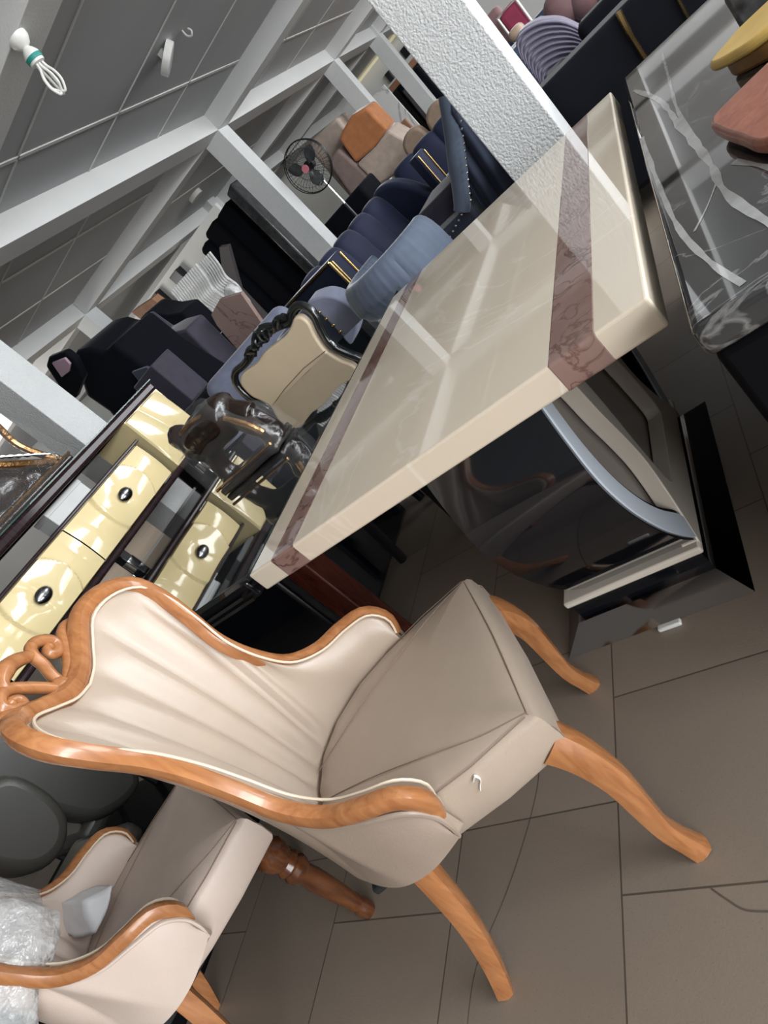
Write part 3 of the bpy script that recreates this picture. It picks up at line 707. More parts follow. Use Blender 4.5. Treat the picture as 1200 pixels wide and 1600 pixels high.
M_dull = mat('dull_black', (0.004, 0.004, 0.005), 0.6, spec=0.06, noise_amt=0.1)
# ================================================================ black marble table and what lies on it
BX, BY = .42, 1.83
t = thing('marble_table', 'black marble table with white veins on a black base at the right', 'table', (BX, BY, 0))
LB = lambda x, y, z: (x-BX, y-BY, z)
bm = bmesh.new()
top = obj('tabletop', B(LB(-.137, .845, .728), LB(1.0, 2.80, .78)), M_bmarble, t, bevel=.014, seg=4)
bm = bmesh.new()
def streak(pts, wid):
    P = crom([LB(x, y, .7803+.6*wid*wid+.00008*len(pts)) for x, y in pts], 6); n = len(P)
    for i in range(n-1):
        d = (P[i+1]-P[i]).normalized(); nn = Vector((-d.y, d.x, 0))
        w0 = wid*(.6+.5*noise.noise(P[i]*14)) ; w1 = wid*(.6+.5*noise.noise(P[i+1]*14))
        bm.faces.new([bm.verts.new(q) for q in (P[i]-nn*w0, P[i]+nn*w0, P[i+1]+nn*w1, P[i+1]-nn*w1)])
M_vein = mat('white_vein', (0.46, 0.46, 0.45), 0.03, coat=0.6, noise_amt=0.25, noise_scale=25)
streak([(-.11, 2.48), (-.06, 2.1), (-.045, 1.75), (-.03, 1.4), (-.03, 1.2), (-.005, 1.0), (.02, .88)], .011)
streak([(.0, 2.62), (-.02, 2.2), (-.035, 1.85), (-.03, 1.5)], .007)
streak([(-.125, 1.9), (-.12, 1.5), (-.11, 1.2), (-.085, 1.0), (-.06, .88)], .008)
streak([(-.03, 1.28), (-.06, 1.2), (-.09, 1.14)], .004); streak([(.0, 1.3), (.03, 1.18), (.05, 1.05), (.10, .95)], .007); streak([(.05, 1.2), (.09, 1.1), (.12, 1.02)], .005)
v = obj('white_vein', bm, M_vein, top, smooth=False); v['label'] = 'white vein in the marble'
obj('base', B(LB(-.130, .852, 0), LB(.97, 2.79, .729)), M_dull, t, bevel=.012)

t = thing('carved_slab', 'terracotta brown carved wooden slab lying on the black marble table', 'ornament', (.15, 1.34, .781))
P = smooth2([(-.145, .05), (-.148, .11), (-.12, .135), (.0, .14), (.17, .13), (.19, 0), (.17, -.19), (-.02, -.185), (-.105, -.165), (-.13, -.05)], 5)
obj('body', prism(bmesh.new(), P, lambda a, b, d: (a, b, d+.010*math.sin(9*a+4*b)), .020, .046), M_brownw, t, bevel=.008, seg=3)
u_ = obj('underside', prism(bmesh.new(), [(a*.9+.01, b*.9) for a, b in P], XY, 0, .022), M_slabshade, t, bevel=.005); u_['label'] = 'dark underside painted as the shadow below the edge'
t = thing('carved_dish', 'yellow painted wooden dish with brown underside beyond the brown slab', 'dish', (.22, 1.73, .781))
P = smooth2([(-.165, .03), (-.12, .075), (-.07, .10), (.1, .10), (.19, .06), (.19, -.04), (.1, -.10), (-.07, -.085), (-.13, -.04)], 5)
obj('body', prism(bmesh.new(), P, lambda a, b, d: (a, b, d+.02*(a+.17)), .034, .056), M_leafy, t, bevel=.008, seg=3)
u_ = obj('underside', prism(bmesh.new(), [(a*.93+.012, b*.9-.004) for a, b in P], XY, 0, .036), mat('amber_wood', (0.30, 0.15, 0.045), 0.4, noise_amt=0.2), t, bevel=.008); u_['label'] = 'brown underside'
t = thing('gift_box', 'black patterned box with grey lid at the far end of the black marble table', 'box', (.42, 2.30, .781), math.radians(-6))
obj('body', B((-.24, -.36, 0), (.25, .40, .10)), mat('black_white_pattern', (0.02, 0.02, 0.022), 0.25, noise_scale=22, col2=(0.10, 0.10, 0.10)), t, bevel=.01)
lid = obj('lid', B((-.06, -.38, .10), (.30, .42, .125)), mat('grey_board', (0.22, 0.22, 0.22), 0.35, noise_amt=0.1), t, bevel=.008); lid['label'] = 'grey lid'

# ================================================================ lamps and fittings on the ceiling
t = thing('bulb_holder', 'white compact fluorescent bulb with green band hanging from the beam', 'lamp', (-2.13, 3.50, 2.879))
obj('ceiling_rose', lathe(bmesh.new(), [(.012, -.055), (.035, -.045), (.055, -.02), (.058, 0)], 20), M_plastic, t)
bm = lathe(bmesh.new(), [(.022, -.135), (.040, -.130), (.045, -.105), (.044, -.085), (.032, -.065), (.018, -.05)], 20)
bd = obj('bulb_base', bm, M_plastic, t); bd.rotation_euler = (0, .16, 0)
gb = obj('label_band', lathe(bmesh.new(), [(.0455, -.118), (.0462, -.116), (.0462, -.098), (.0455, -.096)], 20), M_teal, bd); gb['label'] = 'green printed band'
for k in range(3):
    a = 2*PI*k/3; c, s = math.cos(a), math.sin(a)
    P = [(r*c-o_*s, r*s+o_*c, z) for r, o_, z in [(.016, .012, -.13), (.022, .012, -.16), (.040, .010, -.20), (.042, .008, -.245), (.020, .003, -.285), (.006, -.002, -.275), (.028, -.010, -.245), (.028, -.011, -.20), (.014, -.012, -.16), (.012, -.012, -.13)]]
    tb = obj('tube', T(crom(P, 6), .0068, 8), M_plastic, bd)
t = thing('ceiling_lamp', 'round white surface lamp hanging loose from the grey ceiling near the hook', 'lamp', (-2.83, 6.10, 3.03))
d_ = obj('rim', lathe(bmesh.new(), [(.125, -.03), (.135, -.028), (.137, .03), (.12, .034)], 32), M_plastic, t); d_.rotation_euler = (.35, -.35, 0)
l2 = obj('diffuser', lathe(bmesh.new(), [(.02, -.033), (.122, -.0325), (.122, -.025)], 32), mat('grey_diffuser', (0.45, 0.45, 0.45), 0.5, noise_amt=0.02), d_); l2['label'] = 'unlit grey diffuser'
obj('bracket', B((-.03, -.03, .0), (.03, .03, .07)), M_plastic, t)
tag(obj('ceiling_hook', T(crom([(0, 0, 0), (.0, 0, -.05), (.03, 0, -.08), (.06, 0, -.06), (.05, 0, -.03)], 5), .008, 8), M_plastic), 'small white fan hook under the ceiling beside the round lamp', 'hook').location = (-2.66, 6.32, 3.1)
t = thing('ceiling_lamp', 'white round lamp on the dark ceiling beyond the second beam', 'lamp', (-6.32, 10.7, 3.06))
d_ = obj('rim', lathe(bmesh.new(), [(.125, -.03), (.135, -.028), (.137, .04), (.12, .04)], 32), M_plastic, t)
obj('diffuser', lathe(bmesh.new(), [(.02, -.033), (.122, -.0325), (.122, -.025)], 32), mat('grey_diffuser', (0.45, 0.45, 0.45)), d_)

# ================================================================ sofas
def channel_sofa(name, label, loc, rot, m, L_=2.2, D=.92, H=1.0, n=5, group=None, trim=M_gold):
    """faces local +x, runs along local y from 0 to L_; panel arms with gold edges"""
    t = thing(name, label, 'sofa', loc, rot, group)
    obj('base', B((.04, .03, .10), (D-.04, L_-.03, .34)), m, t, bevel=.03, seg=3)
    bm = bmesh.new(); w_ = (L_-.44)/n
    for k in range(n):
        y0 = .22+k*w_
        def f(u, v):
            y = lerp(y0, y0+w_, u); b = abs(math.sin(PI*u))**.5
            a = v*PI*1.0
            prof = crom([(.34, 0, .42), (.30, 0, .62), (.27, 0, .85), (.22, 0, H-.02), (.13, 0, H+.01), (.03, 0, H-.05), (.0, 0, .75), (.0, 0, .3)], 4)
            i = min(len(prof)-1, int(v*(len(prof)-1)+.5)); p = prof[i]
            return Vector((p.x-.035*(1-b) if p.x > .12 else p.x+.02*(1-b), y, p.z-.035*(1-b)*(1 if v > .25 else 0)))
        surf(bm, f, 10, 28)
    obj('backrest', bm, m, t)
    obj('seat_cushion', B((.28, .22, .33), (D-.02, L_-.22, .48)), m, t, bevel=.05, seg=4)
    for y0 in (0, L_-.20):
        a = obj('arm', B((.02 if y0 == 0 else D-.13, y0, .26), (D, y0+.20, H-.03)), m, t, bevel=.02, seg=3)
        yo = y0-.006 if y0 == 0 else y0+.206
        for p, q in () if y0 else (((.03, H-.05), (D-.01, H-.05)), ((D-.01, .30), (D-.01, H-.05)), ((.03, .30), (D-.01, .30))):
            obj('gold_trim', T([(p[0], yo, p[1]), (q[0], yo, q[1])], .014, 6, square=.6), trim, a)
        if not y0: obj('gold_trim', T([(.25, yo, .62), (.62, yo, .72), (.62, yo, .5)], .007, 6), trim, a)
        for yy in (y0+.02, y0+.18):
            obj('gold_trim', T([(D+.004, yy, .30), (D+.004, yy, H-.06)], .010, 6, square=.6), trim, a)
    wg = obj('wing', prism(bmesh.new(), smooth2([(.08, .36), (.06, .8), (.10, H), (.30, H+.02), (.52, .9), (.72, .62), (.78, .40)], 4), XZ, L_-.24, L_-.06), m, t, bevel=.05, seg=4); wg['label'] = 'rounded wing at the inner end of the back'
    for x in (.1, D-.1):
        for y in (.1, L_-.1): obj('foot', T([(x, y, 0), (x, y, .12)], .02, 8), trim, t)
    return t
channel_sofa('sofa', 'navy velvet channel-back sofa with gold framed side panel, nearest of the navy row', (-3.90, 6.30, 0), math.radians(-19.4), V_navy, L_=2.25)
channel_sofa('sofa', 'navy velvet sofa with thin gold arm edges behind the nearest navy sofa', (-3.39, 9.37, 0), math.radians(-72), V_navy, L_=2.6, n=6)

def tub(name, label, cat, loc, rot, m, r=.40, H=.85, depth=.75, rib=0, puff=.07, seat=True, span=1.0, group=None):
    """rounded tub seat facing local +x: thick curved back wall and a cushion"""
    t = thing(name, label, cat, loc, rot, group)
    def f(u, v):
        a = PI/2+.0 + PI*u; a = lerp(PI*.5-.35*span, PI*1.5+.35*span, u)
        c, s = math.cos(a), math.sin(a)
        q = v*2*PI; dx = math.cos(q); dz = math.sin(q)
        zz = (H/2+.05) + (H/2-.05)*(abs(dz)**.45)*(1 if dz > 0 else -1)
        rr = r + puff*(abs(dx)**.8)*(1 if dx > 0 else -1)
        if rib: rr += .008*abs(math.sin(u*PI*rib))
        return Vector((rr*c*1.05, rr*s, zz))
    bm = surf(bmesh.new(), f, 72, 28)
    bmesh.ops.remove_doubles(bm, verts=bm.verts, dist=.0005)
    bmesh.ops.holes_fill(bm, edges=bm.edges, sides=0)
    obj('backrest', bm, m, t)
    if seat:
        bm = lathe(bmesh.new(), [(r*.5, .12), (r*.98, .14), (r, .30), (r*.97, .42), (r*.8, .455), (r*.2, .465)], 32)
        obj('seat', bm, m, t)
    for a in (45, 135, 225, 315):
        obj('leg', T([(r*.7*math.cos(math.radians(a)), r*.7*math.sin(math.radians(a)), 0), (r*.65*math.cos(math.radians(a)), r*.65*math.sin(math.radians(a)), .16)], .02, 8), M_blackm, t)
    return t
# steel-blue pleated tub chair right behind the cream table
tub('tub_chair', 'steel blue velvet tub chair with pleated rounded back beyond the cream table', 'chair', (-1.545, 3.63, 0), math.radians(60), V_blue, r=.265, H=.89, rib=44, puff=.085)
# lavender tub chair with nails on its wing
t = tub('tub_chair', 'lavender grey velvet tub chair with brass nailheads on its wing', 'chair', (-2.60, 4.25, 0), math.radians(20), V_slate, r=.25, H=.93)
t.rotation_euler = (0, 0, 0)
bm = bmesh.new()
prism(bm, smooth2([(.275, .40), (.275, .80), (.26, .92), (.27, .965), (.34, .945), (.41, .90), (.46, .81), (.475, .69), (.45, .55), (.41, .40)], 5), lambda a, b, d: (a, d, b), -.29, -.11)
wg = obj('wing', bm, V_lav, t, bevel=.05, seg=4); wg['label'] = 'pale lavender wing with nailheads'
bm = bmesh.new()
for k in range(5): ball(bm, (.283+.002*k, -.298, .865-.062*k), .013, seg=8)
obj('nailheads', bm, M_gold, wg)
# long lavender sofa behind the sculpture
t = thing('loveseat', 'lavender grey velvet loveseat with rounded back left of the black carved chair', 'sofa', (-3.78, 5.02, 0), math.radians(-62))
def pad(bm, lo, hi): return box(bm, lo, hi)
obj('backrest', B((-.15, -.55, .3), (.10, .55, 1.07)), V_lav, t, bevel=.11, seg=5)
obj('seat', B((.02, -.5, .15), (.68, .5, .48)), V_slate, t, bevel=.06, seg=4)
for s in (-1, 1): obj('arm', B((-.10, s*.58-.12, .15), (.66, s*.58+.12, .74)), V_lav if s < 0 else V_slate, t, bevel=.09, seg=5)
for s in (-1, 1): obj('foot', T([(.6, s*.5, 0), (.6, s*.5, .17)], .025, 8), M_blackm, t)
# sofa with sloping nailed arm behind the column
t = thing('wing_sofa', 'slate blue velvet wing sofa with silver nailheads half hidden behind the textured column', 'sofa', (-.75, 4.3, 0))
LW = lambda x, y, z: (x+.75, y-4.3, z)
bm = bmesh.new()
tube(bm, crom([LW(-1.255, 4.20, .655), LW(-1.215, 4.21, .70), LW(-1.11, 4.24, .86), LW(-1.02, 4.28, 1.0), LW(-.925, 4.32, 1.16)], 6), [.034]+[.052]*10+[.058]*14, 12)
bo = obj('bolster', bm, V_blue, t); bo['label'] = 'steel blue sloping arm roll'
def fold(u, v):
    x = lerp(-1.19, -.80, u) + (v-.5)*.10; top = min(1.16, .69+(x+1.19)*1.65)
    z = lerp(.16, top, v)
    return Vector(LW(x, 4.27+.02*math.sin(u*22), z))
obj('side_panel', surf(bmesh.new(), fold, 80, 16), velvet('slate_indigo_velvet', (0.038, 0.048, 0.085)), t, solid=.02)
bm = bmesh.new()
P = crom([LW(-1.155, 4.15, .675), LW(-1.055, 4.17, .83), LW(-.960, 4.20, .975), LW(-.875, 4.24, 1.11)], 8)
for p in resample(P, 15): ball(bm, p, .0085, seg=8)
for p in resample([Vector(LW(-1.19, 4.19, .668)), Vector(LW(-1.47, 4.17, .575))], 9): ball(bm, p, .0085, seg=8)
obj('nailheads', bm, M_silver, t)
obj('front_rail', B(LW(-1.95, 4.2, .0), LW(-1.19, 4.9, .655)), V_slate, t, bevel=.03, seg=3)
obj('cushion', B(LW(-1.62, 4.45, .55), LW(-1.12, 5.1, .80)), V_aub, t, bevel=.05, seg=4)
obj('backrest', B(LW(-1.0, 4.35, .15), LW(-.80, 5.0, 1.1)), V_slate, t, bevel=.05, seg=3)
# dark navy sofa across the far end of the two front tables
t = thing('curved_sofa', 'midnight navy velvet sofa with thin gold strip behind the front tables', 'sofa', (.1, 4.02, 0))
bm = bmesh.new(); box(bm, (-.66, -.12, .12), (1.3, .16, .855))
obj('backrest', bm, V_dnavy, t, bevel=.035, seg=3)
obj('seat', B((-.6, .16, .12), (1.2, .8, .45)), V_dnavy, t, bevel=.05, seg=3)
obj('arm', B((-.655, .1, .12), (-.48, .80, .82)), V_dnavy, t, bevel=.05, seg=3)
obj('gold_strip', T(crom([(-.150, -.128, .853), (-.16, -.13, .76), (-.165, -.13, .55), (-.165, -.13, .2)], 5), [.014]*6+[.010]*10, 6), M_gold, t)
obj('gold_strip', T(crom([(.06, -.128, .85), (.055, -.13, .72), (.04, -.13, .45), (.04, -.13, .2)], 5), .006, 6), M_gold, t)
obj('second_back', B((-.375, .62, .12), (1.3, .85, .885)), V_dnavy, t, bevel=.05, seg=3)
# purple pleated chair
t = thing('pleated_chair', 'dusty purple velvet chair with fine arched pleats beyond the dark navy sofa', 'chair', (-.45, 5.28, 0))
arch = [(-.17, .98), (-.145, 1.06), (-.09, 1.085), (0, 1.06), (.07, 1.01), (.13, .94), (.185, .82)]
obj('backrest', prism(bmesh.new(), [(-.17, .45)]+[(v.x, v.y) for v in crom([(a_, b_, 0) for a_, b_ in arch], 5)]+[(.20, .45)], XZ, -.15, .15), V_purple, t, bevel=.05, seg=4)
bm = bmesh.new()
for k in range(11):
    P = crom([(a_*1.0, -.150, b_-.02-.036*k) for i, (a_, b_) in enumerate(arch)], 5); tube(bm, P, .0165, 8, squash=.6)
pl_ = obj('pleats', bm, V_purple, t); pl_['kind'] = 'stuff'
obj('seat', B((-.17, -.40, .1), (.2, -.15, .50)), V_aub, t, bevel=.07, seg=3)
t = thing('armchair', 'dusty pink tufted armchair at the top behind the purple chair', 'chair', (-.24, 6.85, 0))
for k in range(3):
    bm = bmesh.new(); ball(bm, (-.14+.17*k, -.02*k, .93-.08*k), .155, 1, .8, .95, 16); obj('tuft', bm, V_pink, t)
obj('backrest', B((-.22, .02, .1), (.45, .3, .98)), V_pink, t, bevel=.1, seg=4)
obj('seat', B((-.2, -.5, .1), (.45, .05, .45)), V_pink, t, bevel=.06, seg=3)
def block(name, label, cat, lo, hi, m, bevel=.03, group=None, rot=0, parts=None):
    c = ((lo[0]+hi[0])/2, (lo[1]+hi[1])/2, lo[2])
    t = thing(name, label, cat, c, rot, group)
    obj('body', B(tuple(lo[i]-c[i] for i in range(3)), tuple(hi[i]-c[i] for i in range(3))), m, t, bevel=bevel, seg=3)
    return t
def outline(name, label, cat, pts, y0, y1, m, bevel=.03, group=None, base=0.0, sm=False, part='body', axis=XZ):
    """a solid of real depth with the given side outline, standing on its own base"""
    xs = [p[0] for p in pts]; cx = sum(xs)/len(xs)
    loc = (cx, (y0+y1)/2, base) if axis is XZ else ((y0+y1)/2, cx, base)
    t = thing(name, label, cat, loc, 0, group)
    P = [(a-cx, b-base) for a, b in pts]
    if sm: P = smooth2(P, 4)
    obj(part, prism(bmesh.new(), P, axis, -(y1-y0)/2, (y1-y0)/2), m, t, bevel=bevel, seg=3)
    return t
t = block('wrapped_cushion', 'magenta cushion with white piping in clear film', 'cushion', (-.72, 6.2, 1.02), (-.55, 6.34, 1.25), V_mag, .04)
obj('piping', T([(-.085, -.075, .02), (-.085, -.075, .22), (.085, -.075, .22), (.085, -.075, .02)], .012, 8, closed=True), M_plastic, t)
t = block('wrapped_cushion', 'dark pink cushion stacked left of the magenta cushion', 'cushion', (-.86, 6.5, 1.05), (-.70, 6.62, 1.32), V_pink, .04)
block('bench', 'dark blue velvet bench behind the purple chair under the cushions', 'bench', (-1.3, 5.82, 0), (-.50, 6.75, 1.02), V_teal, .05)
block('cushion', 'small beige bolster cushion on the blue bench', 'cushion', (-.70, 5.8, 1.04), (-.58, 6.0, 1.12), V_tan, .04)

# piled sofas beyond the display cabinet
outline('stacked_sofa', 'black velvet sofa piled high behind the display cabinet', 'sofa', [(-6.0, 0), (-5.92, 1.3), (-5.80, 1.62), (-5.83, 1.9), (-5.60, 2.10), (-5.52, 2.22), (-5.38, 2.22), (-5.22, 2.13), (-5.14, 2.00), (-4.95, 1.98), (-4.93, 1.58), (-4.84, 1.15), (-4.78, .9), (-4.78, 0)], 5.2, 6.0, V_black, .05)
t = outline('backrest_chair', 'black curved chair with pale pink back panel beside the near white column', 'chair', [(-5.84, 1.95), (-5.83, 2.16), (-5.71, 2.36), (-5.58, 2.38), (-5.36, 2.28), (-5.36, 2.16), (-5.5, 2.0)], 5.08, 5.19, V_black, .03, base=1.95)
obj('back_panel', prism(bmesh.new(), [(a+5.6, b-1.95) for a, b in [(-5.58, 2.32), (-5.40, 2.245), (-5.42, 2.17), (-5.52, 2.14), (-5.66, 2.17)]], XZ, -.085, -.05), M_pinkp, t, bevel=.01)
outline('stacked_sofa', 'dark purple velvet sofa back in the pile, topmost', 'sofa', [(-5.52, .5), (-5.47, 1.72), (-5.50, 2.04), (-5.30, 2.02), (-5.26, 1.74), (-5.05, 1.68), (-4.86, 1.58), (-4.90, 1.10), (-5.0, 0), (-5.5, 0)], 6.02, 6.44, V_aub, .03, base=0)
outline('stacked_sofa', 'slate sofa arm lying in the pile below the purple cube', 'sofa', [(-5.10, 1.55), (-5.06, 1.68), (-4.87, 1.60), (-4.80, 1.25), (-4.88, 1.06), (-4.98, 1.12)], 5.156, 5.196, V_slate, .01, base=1.0)
t = block('ottoman', 'purple velvet cube ottoman with gold strap on the pile', 'ottoman', (-4.86, 4.80, 1.06), (-4.48, 5.15, 1.55), V_aub, .015)
gs = obj('gold_strap', B((-.185, -.180, .235), (.02, -.172, .262)), M_gold, t)
block('low_sofa', 'black low sofa carrying the purple cube ottoman', 'sofa', (-4.95, 4.75, 0), (-4.47, 5.15, 1.05), V_black, .03)
t = outline('stacked_sofa', 'black velvet sofa end in front of the white wrapped chair frames', 'sofa', [(-5.68, 1.3), (-5.62, 1.75), (-5.67, 2.1), (-5.5, 2.08), (-5.33, 1.88), (-5.14, 1.76), (-5.15, 1.3)], 6.55, 7.0, V_black, .04, base=1.3)
block('low_sofa', 'black sofa carrying the black sofa end and the wrapped frames', 'sofa', (-6.2, 6.55, 0), (-5.0, 7.4, 1.29), V_black, .04)
t = outline('timber_board', 'orange timber board leaning at the ceiling end of the pile', 'board', [(-6.35, 1.8), (-6.40, 2.35), (-5.98, 2.24), (-5.93, 1.85)], 7.42, 7.6, M_oak, .01, base=1.8)
# row of white wrapped chair frames
fr0 = None
for k in range(14):
    if fr0 is None:
        fr0 = thing('wrapped_chair_frame', 'curved white wrapped chair frame in the nested row below the black speakers', 'chair frame', (-5.80, 7.5, 1.31), 0, 'white wrapped chair frames')
        P = crom([(-.22, 0, 0), (-.05, 0, .08), (.02, 0, .22), (.0, 0, .40), (.06, 0, .56), (.10, 0, .74)], 6)
        obj('frame', T(P, .016, 7), M_shw, fr0); 
        r2 = obj('rail', T([(p.x, p.y+.42, p.z) for p in P], .016, 7), M_shw, fr0)
        f = fr0
    else: f = copy_tree(fr0)
    f.location = (-5.78+.047*k, 7.45-.005*k, 1.37-.004*k)
t = outline('wrapped_bundle', 'crumpled silver film bundle at the end of the white frames', 'packaging', [(-5.2, 1.25), (-5.16, 1.55), (-5.05, 1.62), (-4.98, 1.50), (-5.02, 1.25)], 7.41, 7.55, M_shw, .03, base=1.25, sm=True)
# tall black bundle in front of the second column
tops = [(-6.26, 2.08), (-6.06, 2.32), (-5.84, 2.41), (-5.52, 2.42), (-5.17, 2.40)]
xs = [-6.26, -6.06, -5.84, -5.52, -5.17, -4.98]
for k in range(5):
    outline('upended_sofa', ['black velvet sofa stood on end, outermost and shortest of the row', 'black velvet sofa stood on end, second from the short end of the row', 'black velvet sofa stood on end, middle one of the row', 'black velvet sofa stood on end, fourth along the row', 'black velvet sofa stood on end beside the grey wrapped one'][k], 'sofa',
            [(xs[k]+.004, 0), (xs[k]+.004, tops[k][1]-.05), (xs[k]+.04, tops[k][1]), (xs[k+1]-.02, tops[k][1]+.02), (xs[k+1]-.004, tops[k][1]-.04), (xs[k+1]-.004, 0)], 9.1+.05*k, 10.0, V_black if k % 2 else V_dnavy, .035, group='upended black sofas')
outline('upended_sofa', 'grey film wrapped sofa stood on end against the white column', 'sofa', [(-4.97, 0), (-4.97, 2.45), (-4.80, 2.50), (-4.79, 0)], 9.0, 9.9, mat('dark_grey_film', (0.06, 0.065, 0.07), 0.25, noise_amt=0.4, noise_scale=12, bump=0.3, bump_scale=20), .03, group=None)
# pink marble sheet, grey plank, sofa below
t = outline('marble_sheet', 'pinkish marble sheet leaning above the lavender loveseat', 'sheet', [(-4.93, 1.02), (-4.86, 1.38), (-4.80, 1.50), (-4.56, 1.53), (-4.30, 1.40), (-4.42, .98), (-4.54, .94)], 6.45, 6.52, M_pmarble, .006, base=.94)
block('low_sofa', 'black velvet sofa under the pinkish marble sheet', 'sofa', (-5.0, 6.46, 0), (-4.25, 7.3, .94), V_black, .04)
outline('plank', 'grey plank leaning between the black sofas and the speakers', 'plank', [(-6.05, 0), (-5.95, 1.5), (-5.72, 1.82), (-5.42, 2.08), (-5.30, 2.0), (-5.46, 1.80), (-5.7, 1.5), (-5.8, 0)], 8.6, 8.7, mat('grey_board_d', (0.11, 0.10, 0.10), 0.5, noise_amt=0.1), .008, base=0)
t = block('speaker', 'black box speaker high on the bright wall, right one', 'speaker', (-7.98, 10.70, 2.14), (-7.74, 10.9, 2.66), M_blackm, .01)
obj('grille', lathe(bmesh.new(), [(.01, -.008), (.07, -.008), (.075, 0)], 20, (0, -.10, .30)), M_fanm, t).rotation_euler = (0, 0, 0)
t = block('speaker', 'black box speaker high on the bright wall, left one', 'speaker', (-8.75, 10.70, 2.16), (-8.46, 10.9, 2.72), M_blackm, .01)
obj('grille', lathe(bmesh.new(), [(.01, -.008), (.07, -.008), (.075, 0)], 20, (0, -.10, .30)), M_fanm, t)
# window at the far left end
bm = bmesh.new(); box(bm, (-14.7, 20.9, 1.7), (-12.9, 20.98, 2.75)); struct('window_1', bm, mat('bright_window', (0.9, 0.9, 0.9), 0.5, emit=(1, 1, 1, 1.6)), smooth=False)
bm = bmesh.new()
for x0, x1 in ((-14.75, -14.66), (-13.85, -13.77), (-12.94, -12.85)): box(bm, (x0, 20.86, 1.65), (x1, 20.99, 2.8))
struct('window_frame', bm, M_white, smooth=False)
# white partition behind the frames
struct('wall_partition', B((-9.6, 10.9, 0), (-6.3, 11.0, 2.78)), M_white, smooth=False)

# ---------------------------------------------------------------- pedestal fan
t = thing('pedestal_fan', 'black pedestal fan with wire cage and pink badge behind the navy sofa', 'fan', (-3.78, 9.0, 0))
obj('base', lathe(bmesh.new(), [(.22, 0), (.22, .02), (.05, .04), (.03, .08)], 24), M_blackm, t)
obj('pole', T([(0, 0, .03), (0, 0, 1.62)], [.016, .014], 10), M_silver, t)
obj('pole_collar', T([(0, 0, .95), (0, 0, 1.2)], .02, 10), M_blackm, t)
hd = obj('motor', T([(0, .10, 1.84), (0, -.04, 1.84)], [.06, .07], 16), M_blackm, t)
obj('neck', T([(0, .03, 1.58), (0, .03, 1.80)], .025, 8), M_blackm, t)
bm = bmesh.new(); R_ = .33
for rr, yy in ((R_, -.07), (R_*.98, -.09), (R_*.72, -.145), (R_*.4, -.165), (R_*.98, -.03), (R_*.6, .02)):
    tube(bm, [(rr*math.cos(2*PI*k/40), yy, 1.84+rr*math.sin(2*PI*k/40)) for k in range(40)], .006 if rr > .3 else .0025, 5, closed=True)
for k in range(36):
    a = 2*PI*k/36; c, s = math.cos(a), math.sin(a)
    tube(bm, [(r*c, y, 1.84+r*s) for r, y in ((.04, -.17), (.15, -.165), (.25, -.14), (R_, -.07), (.24, .0), (.08, .04))], .002, 4)
obj('cage', bm, M_fanm, t)
for k in range(3):
    def bl(u, v, a0=2*PI*k/3+.5):
        r = lerp(.05, .27, u); a = a0+(v-.5)*(1.1*math.sin(PI*min(1, .2+u*.75))); return Vector((r*math.cos(a), -.085+.05*(v-.5), 1.84+r*math.sin(a)))
    obj('blade', surf(bmesh.new(), bl, 10, 8), M_blade, t, solid=.004)
bg_ = obj('badge', T([(0, -.165, 1.84), (0, -.18, 1.84)], .05, 20), M_pinkd, t); bg_['label'] = 'round pink badge'

# ---------------------------------------------------------------- stacked beige and orange seating at the far side
k_ = 12.4/15
def sc2(L_, k): return [(a*k, 1.2+(b-1.2)*k) for a, b in L_]
outline('seat_cushion', 'burnt orange velvet cushion block on top of the beige block by the column', 'cushion', sc2([(-5.44, 1.56), (-5.36, 2.12), (-5.2, 2.17), (-4.84, 2.22), (-4.5, 2.10), (-4.46, 1.51), (-4.95, 1.48)], k_), 12.25, 12.9, V_orange, .05, base=1.42)
outline('seat_cushion', 'beige velvet seat block with gold buckle under the orange cushion', 'cushion', sc2([(-5.38, .9), (-5.42, 1.53), (-4.92, 1.47), (-4.45, 1.50), (-4.32, 1.15), (-4.4, .7)], k_), 12.2, 12.95, V_beige, .05, base=.78)
outline('stacked_sofa', 'mauve brown velvet sofa seat left of the beige block', 'sofa', sc2([(-6.1, .4), (-5.86, 1.98), (-5.5, 2.02), (-5.42, 1.4), (-5.4, .4)], k_), 12.2, 13.0, V_mauve, .05, base=.54)
outline('stacked_sofa', 'beige velvet sofa back behind the wire fan', 'sofa', sc2([(-6.5, -.25), (-6.4, 2.55), (-6.2, 2.62), (-5.8, 2.56), (-5.42, 2.50), (-5.46, -.25)], k_), 13.05, 13.7, V_beige, .06, base=0)
block('low_sofa', 'midnight velvet sofa below the mauve seat and the beige stack', 'sofa', (-5.6, 12.2, 0), (-3.5, 13.0, .53), V_dnavy, .05)
block('low_sofa', 'midnight velvet sofa base behind the fan pole', 'sofa', (-5.75, 10.4, 0), (-4.0, 11.2, 1.22), V_dnavy, .05)
for k in range(3):
    t = thing('armchair', ['tan velvet armchair back, left of the three behind the second navy sofa', 'tan velvet armchair back, middle of the three behind the second navy sofa', 'tan velvet armchair back, right of the three behind the second navy sofa'][k], 'chair', (-3.08+.50*k, 10.9-.02*k, 0), 0, 'tan armchairs behind the navy sofa')
    bm = bmesh.new(); prism(bm, smooth2([(-.22, .4), (-.22, 1.0), (-.1, 1.17), (.1, 1.18), (.21, 1.02), (.22, .4)], 4), XZ, -.1, .1); obj('backrest', bm, V_tan, t, bevel=.05, seg=3)
    obj('seat', B((-.2, .05, .12), (.2, .55, .45)), V_tan, t, bevel=.05, seg=3)
t = outline('marble_sheet', 'white marble panel with grey veins leaning by the far column', 'panel', sc2([(-5.1, -.2), (-5.06, 2.30), (-4.68, 2.26), (-4.62, -.2)], 15/17.5), 15.0, 15.06, M_wmarble, .004, base=0)
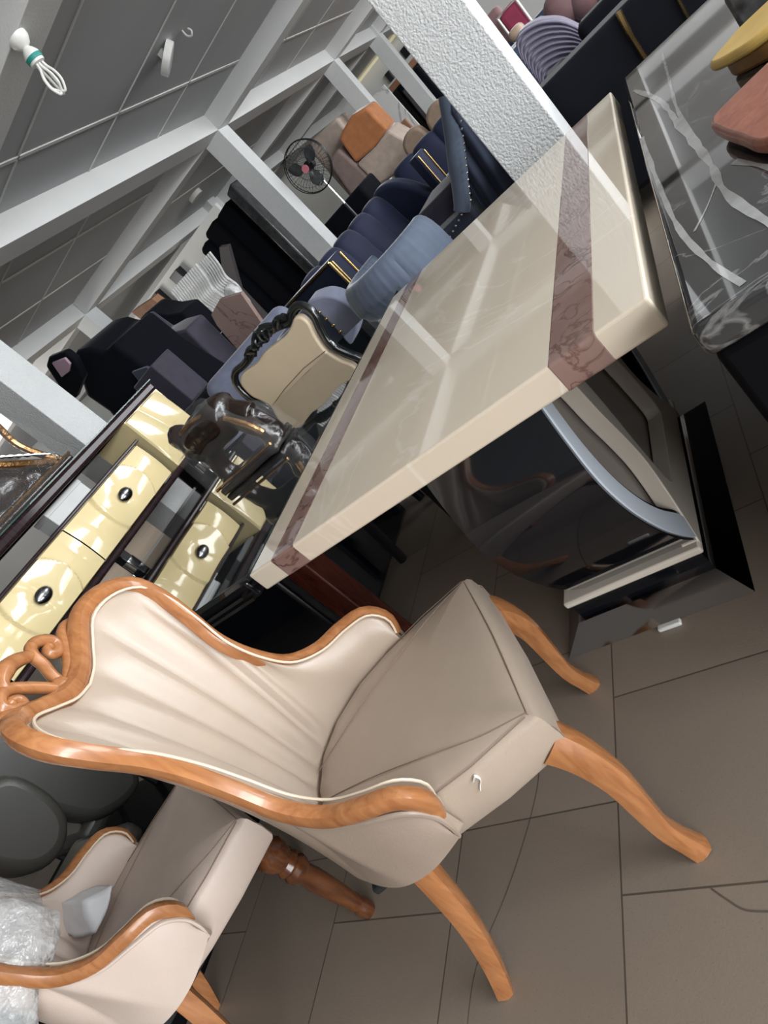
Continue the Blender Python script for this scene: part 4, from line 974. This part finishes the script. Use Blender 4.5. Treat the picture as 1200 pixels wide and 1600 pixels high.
block('timber_strip', 'brown timber strip leaning on the white marble panel', 'strip', (-4.2, 14.9, 0), (-4.1, 14.99, 1.4), M_oak, .004)
t = outline('bed_headboard', 'dark grey upholstered bed headboard leaning at the far wall', 'bed', sc2([(-4.48, 0), (-4.46, 1.98), (-3.8, 1.95), (-3.7, 0)], 1.0), 17.2, 17.4, V_black, .04, base=0)
obj('padded_panel', prism(bmesh.new(), [(a+4.11, b) for a, b in [(-4.40, .7), (-4.38, 1.85), (-3.92, 1.83), (-3.95, .7)]], XZ, -.14, -.06), velvet('grey_velvet', (0.10, 0.095, 0.105)), t, bevel=.02)
block('wardrobe', 'tall black wardrobe behind the dark headboard', 'wardrobe', (-4.8, 17.8, 0), (-3.7, 18.3, 2.015), M_blackm, .01)
block('timber_board', 'orange brown timber rail above the dark headboard', 'board', (-4.75, 17.9, 2.02), (-3.9, 18.0, 2.16), M_oak, .01)
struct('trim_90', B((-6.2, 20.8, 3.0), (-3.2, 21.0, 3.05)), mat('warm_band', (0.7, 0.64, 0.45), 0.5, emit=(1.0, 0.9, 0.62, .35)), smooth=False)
for k, (x, z) in enumerate(((-5.32, 2.48), (-4.55, 2.55))):
    block('wall_screen', ['small black screen on the far white wall, left one', 'black screen on the far white wall near the column'][k], 'screen', (x-.08-.08*k, 20.85, z-.12), (x+.07+.1*k, 20.98, z+.13), M_blackm, .01)
# grey leather chairs and added dark backing at the left edge
YZs = YZ
t = outline('leather_chair', 'silver grey leather chair back behind the carved crest', 'chair', [(.68, .83), (.70, .62), (.74, .47), (.80, .41), (.88, .375), (.95, .39), (1.02, .52), (1.0, .80), (.90, .94), (.75, .94)], -2.72, -2.58, M_grey_l, .035, base=.375, sm=True, axis=YZ, part='backrest')
t = outline('leather_chair', 'silver grey leather chair at the left edge of the view', 'chair', [(.40, .78), (.44, .66), (.52, .62), (.60, .66), (.635, .76), (.62, .88), (.50, .95), (.40, .92)], -2.32, -2.16, M_grey_l, .035, base=.62, sm=True, axis=YZ, part='backrest')
for o_, dz in ((bpy.data.objects['leather_chair'], .375), (bpy.data.objects['leather_chair.001'], .62)):
    obj('seat', B((-.42, -.17, .40-dz), (.03, .17, .48-dz)), M_grey_l, o_, bevel=.03, seg=3)
    for sx in (-.38, 0):
        for sy in (-.14, .14): obj('leg', T([(sx, sy, .41-dz), (sx, sy, .30-dz)], .016, 8), M_blackm, o_)
block('backing', 'low black platform added for darkness under the grey leather chairs at left', 'backing', (-3.34, .05, 0), (-2.26, 1.03, .30), M_dull, .01)  # added block that darkens the left gap and carries the chairs
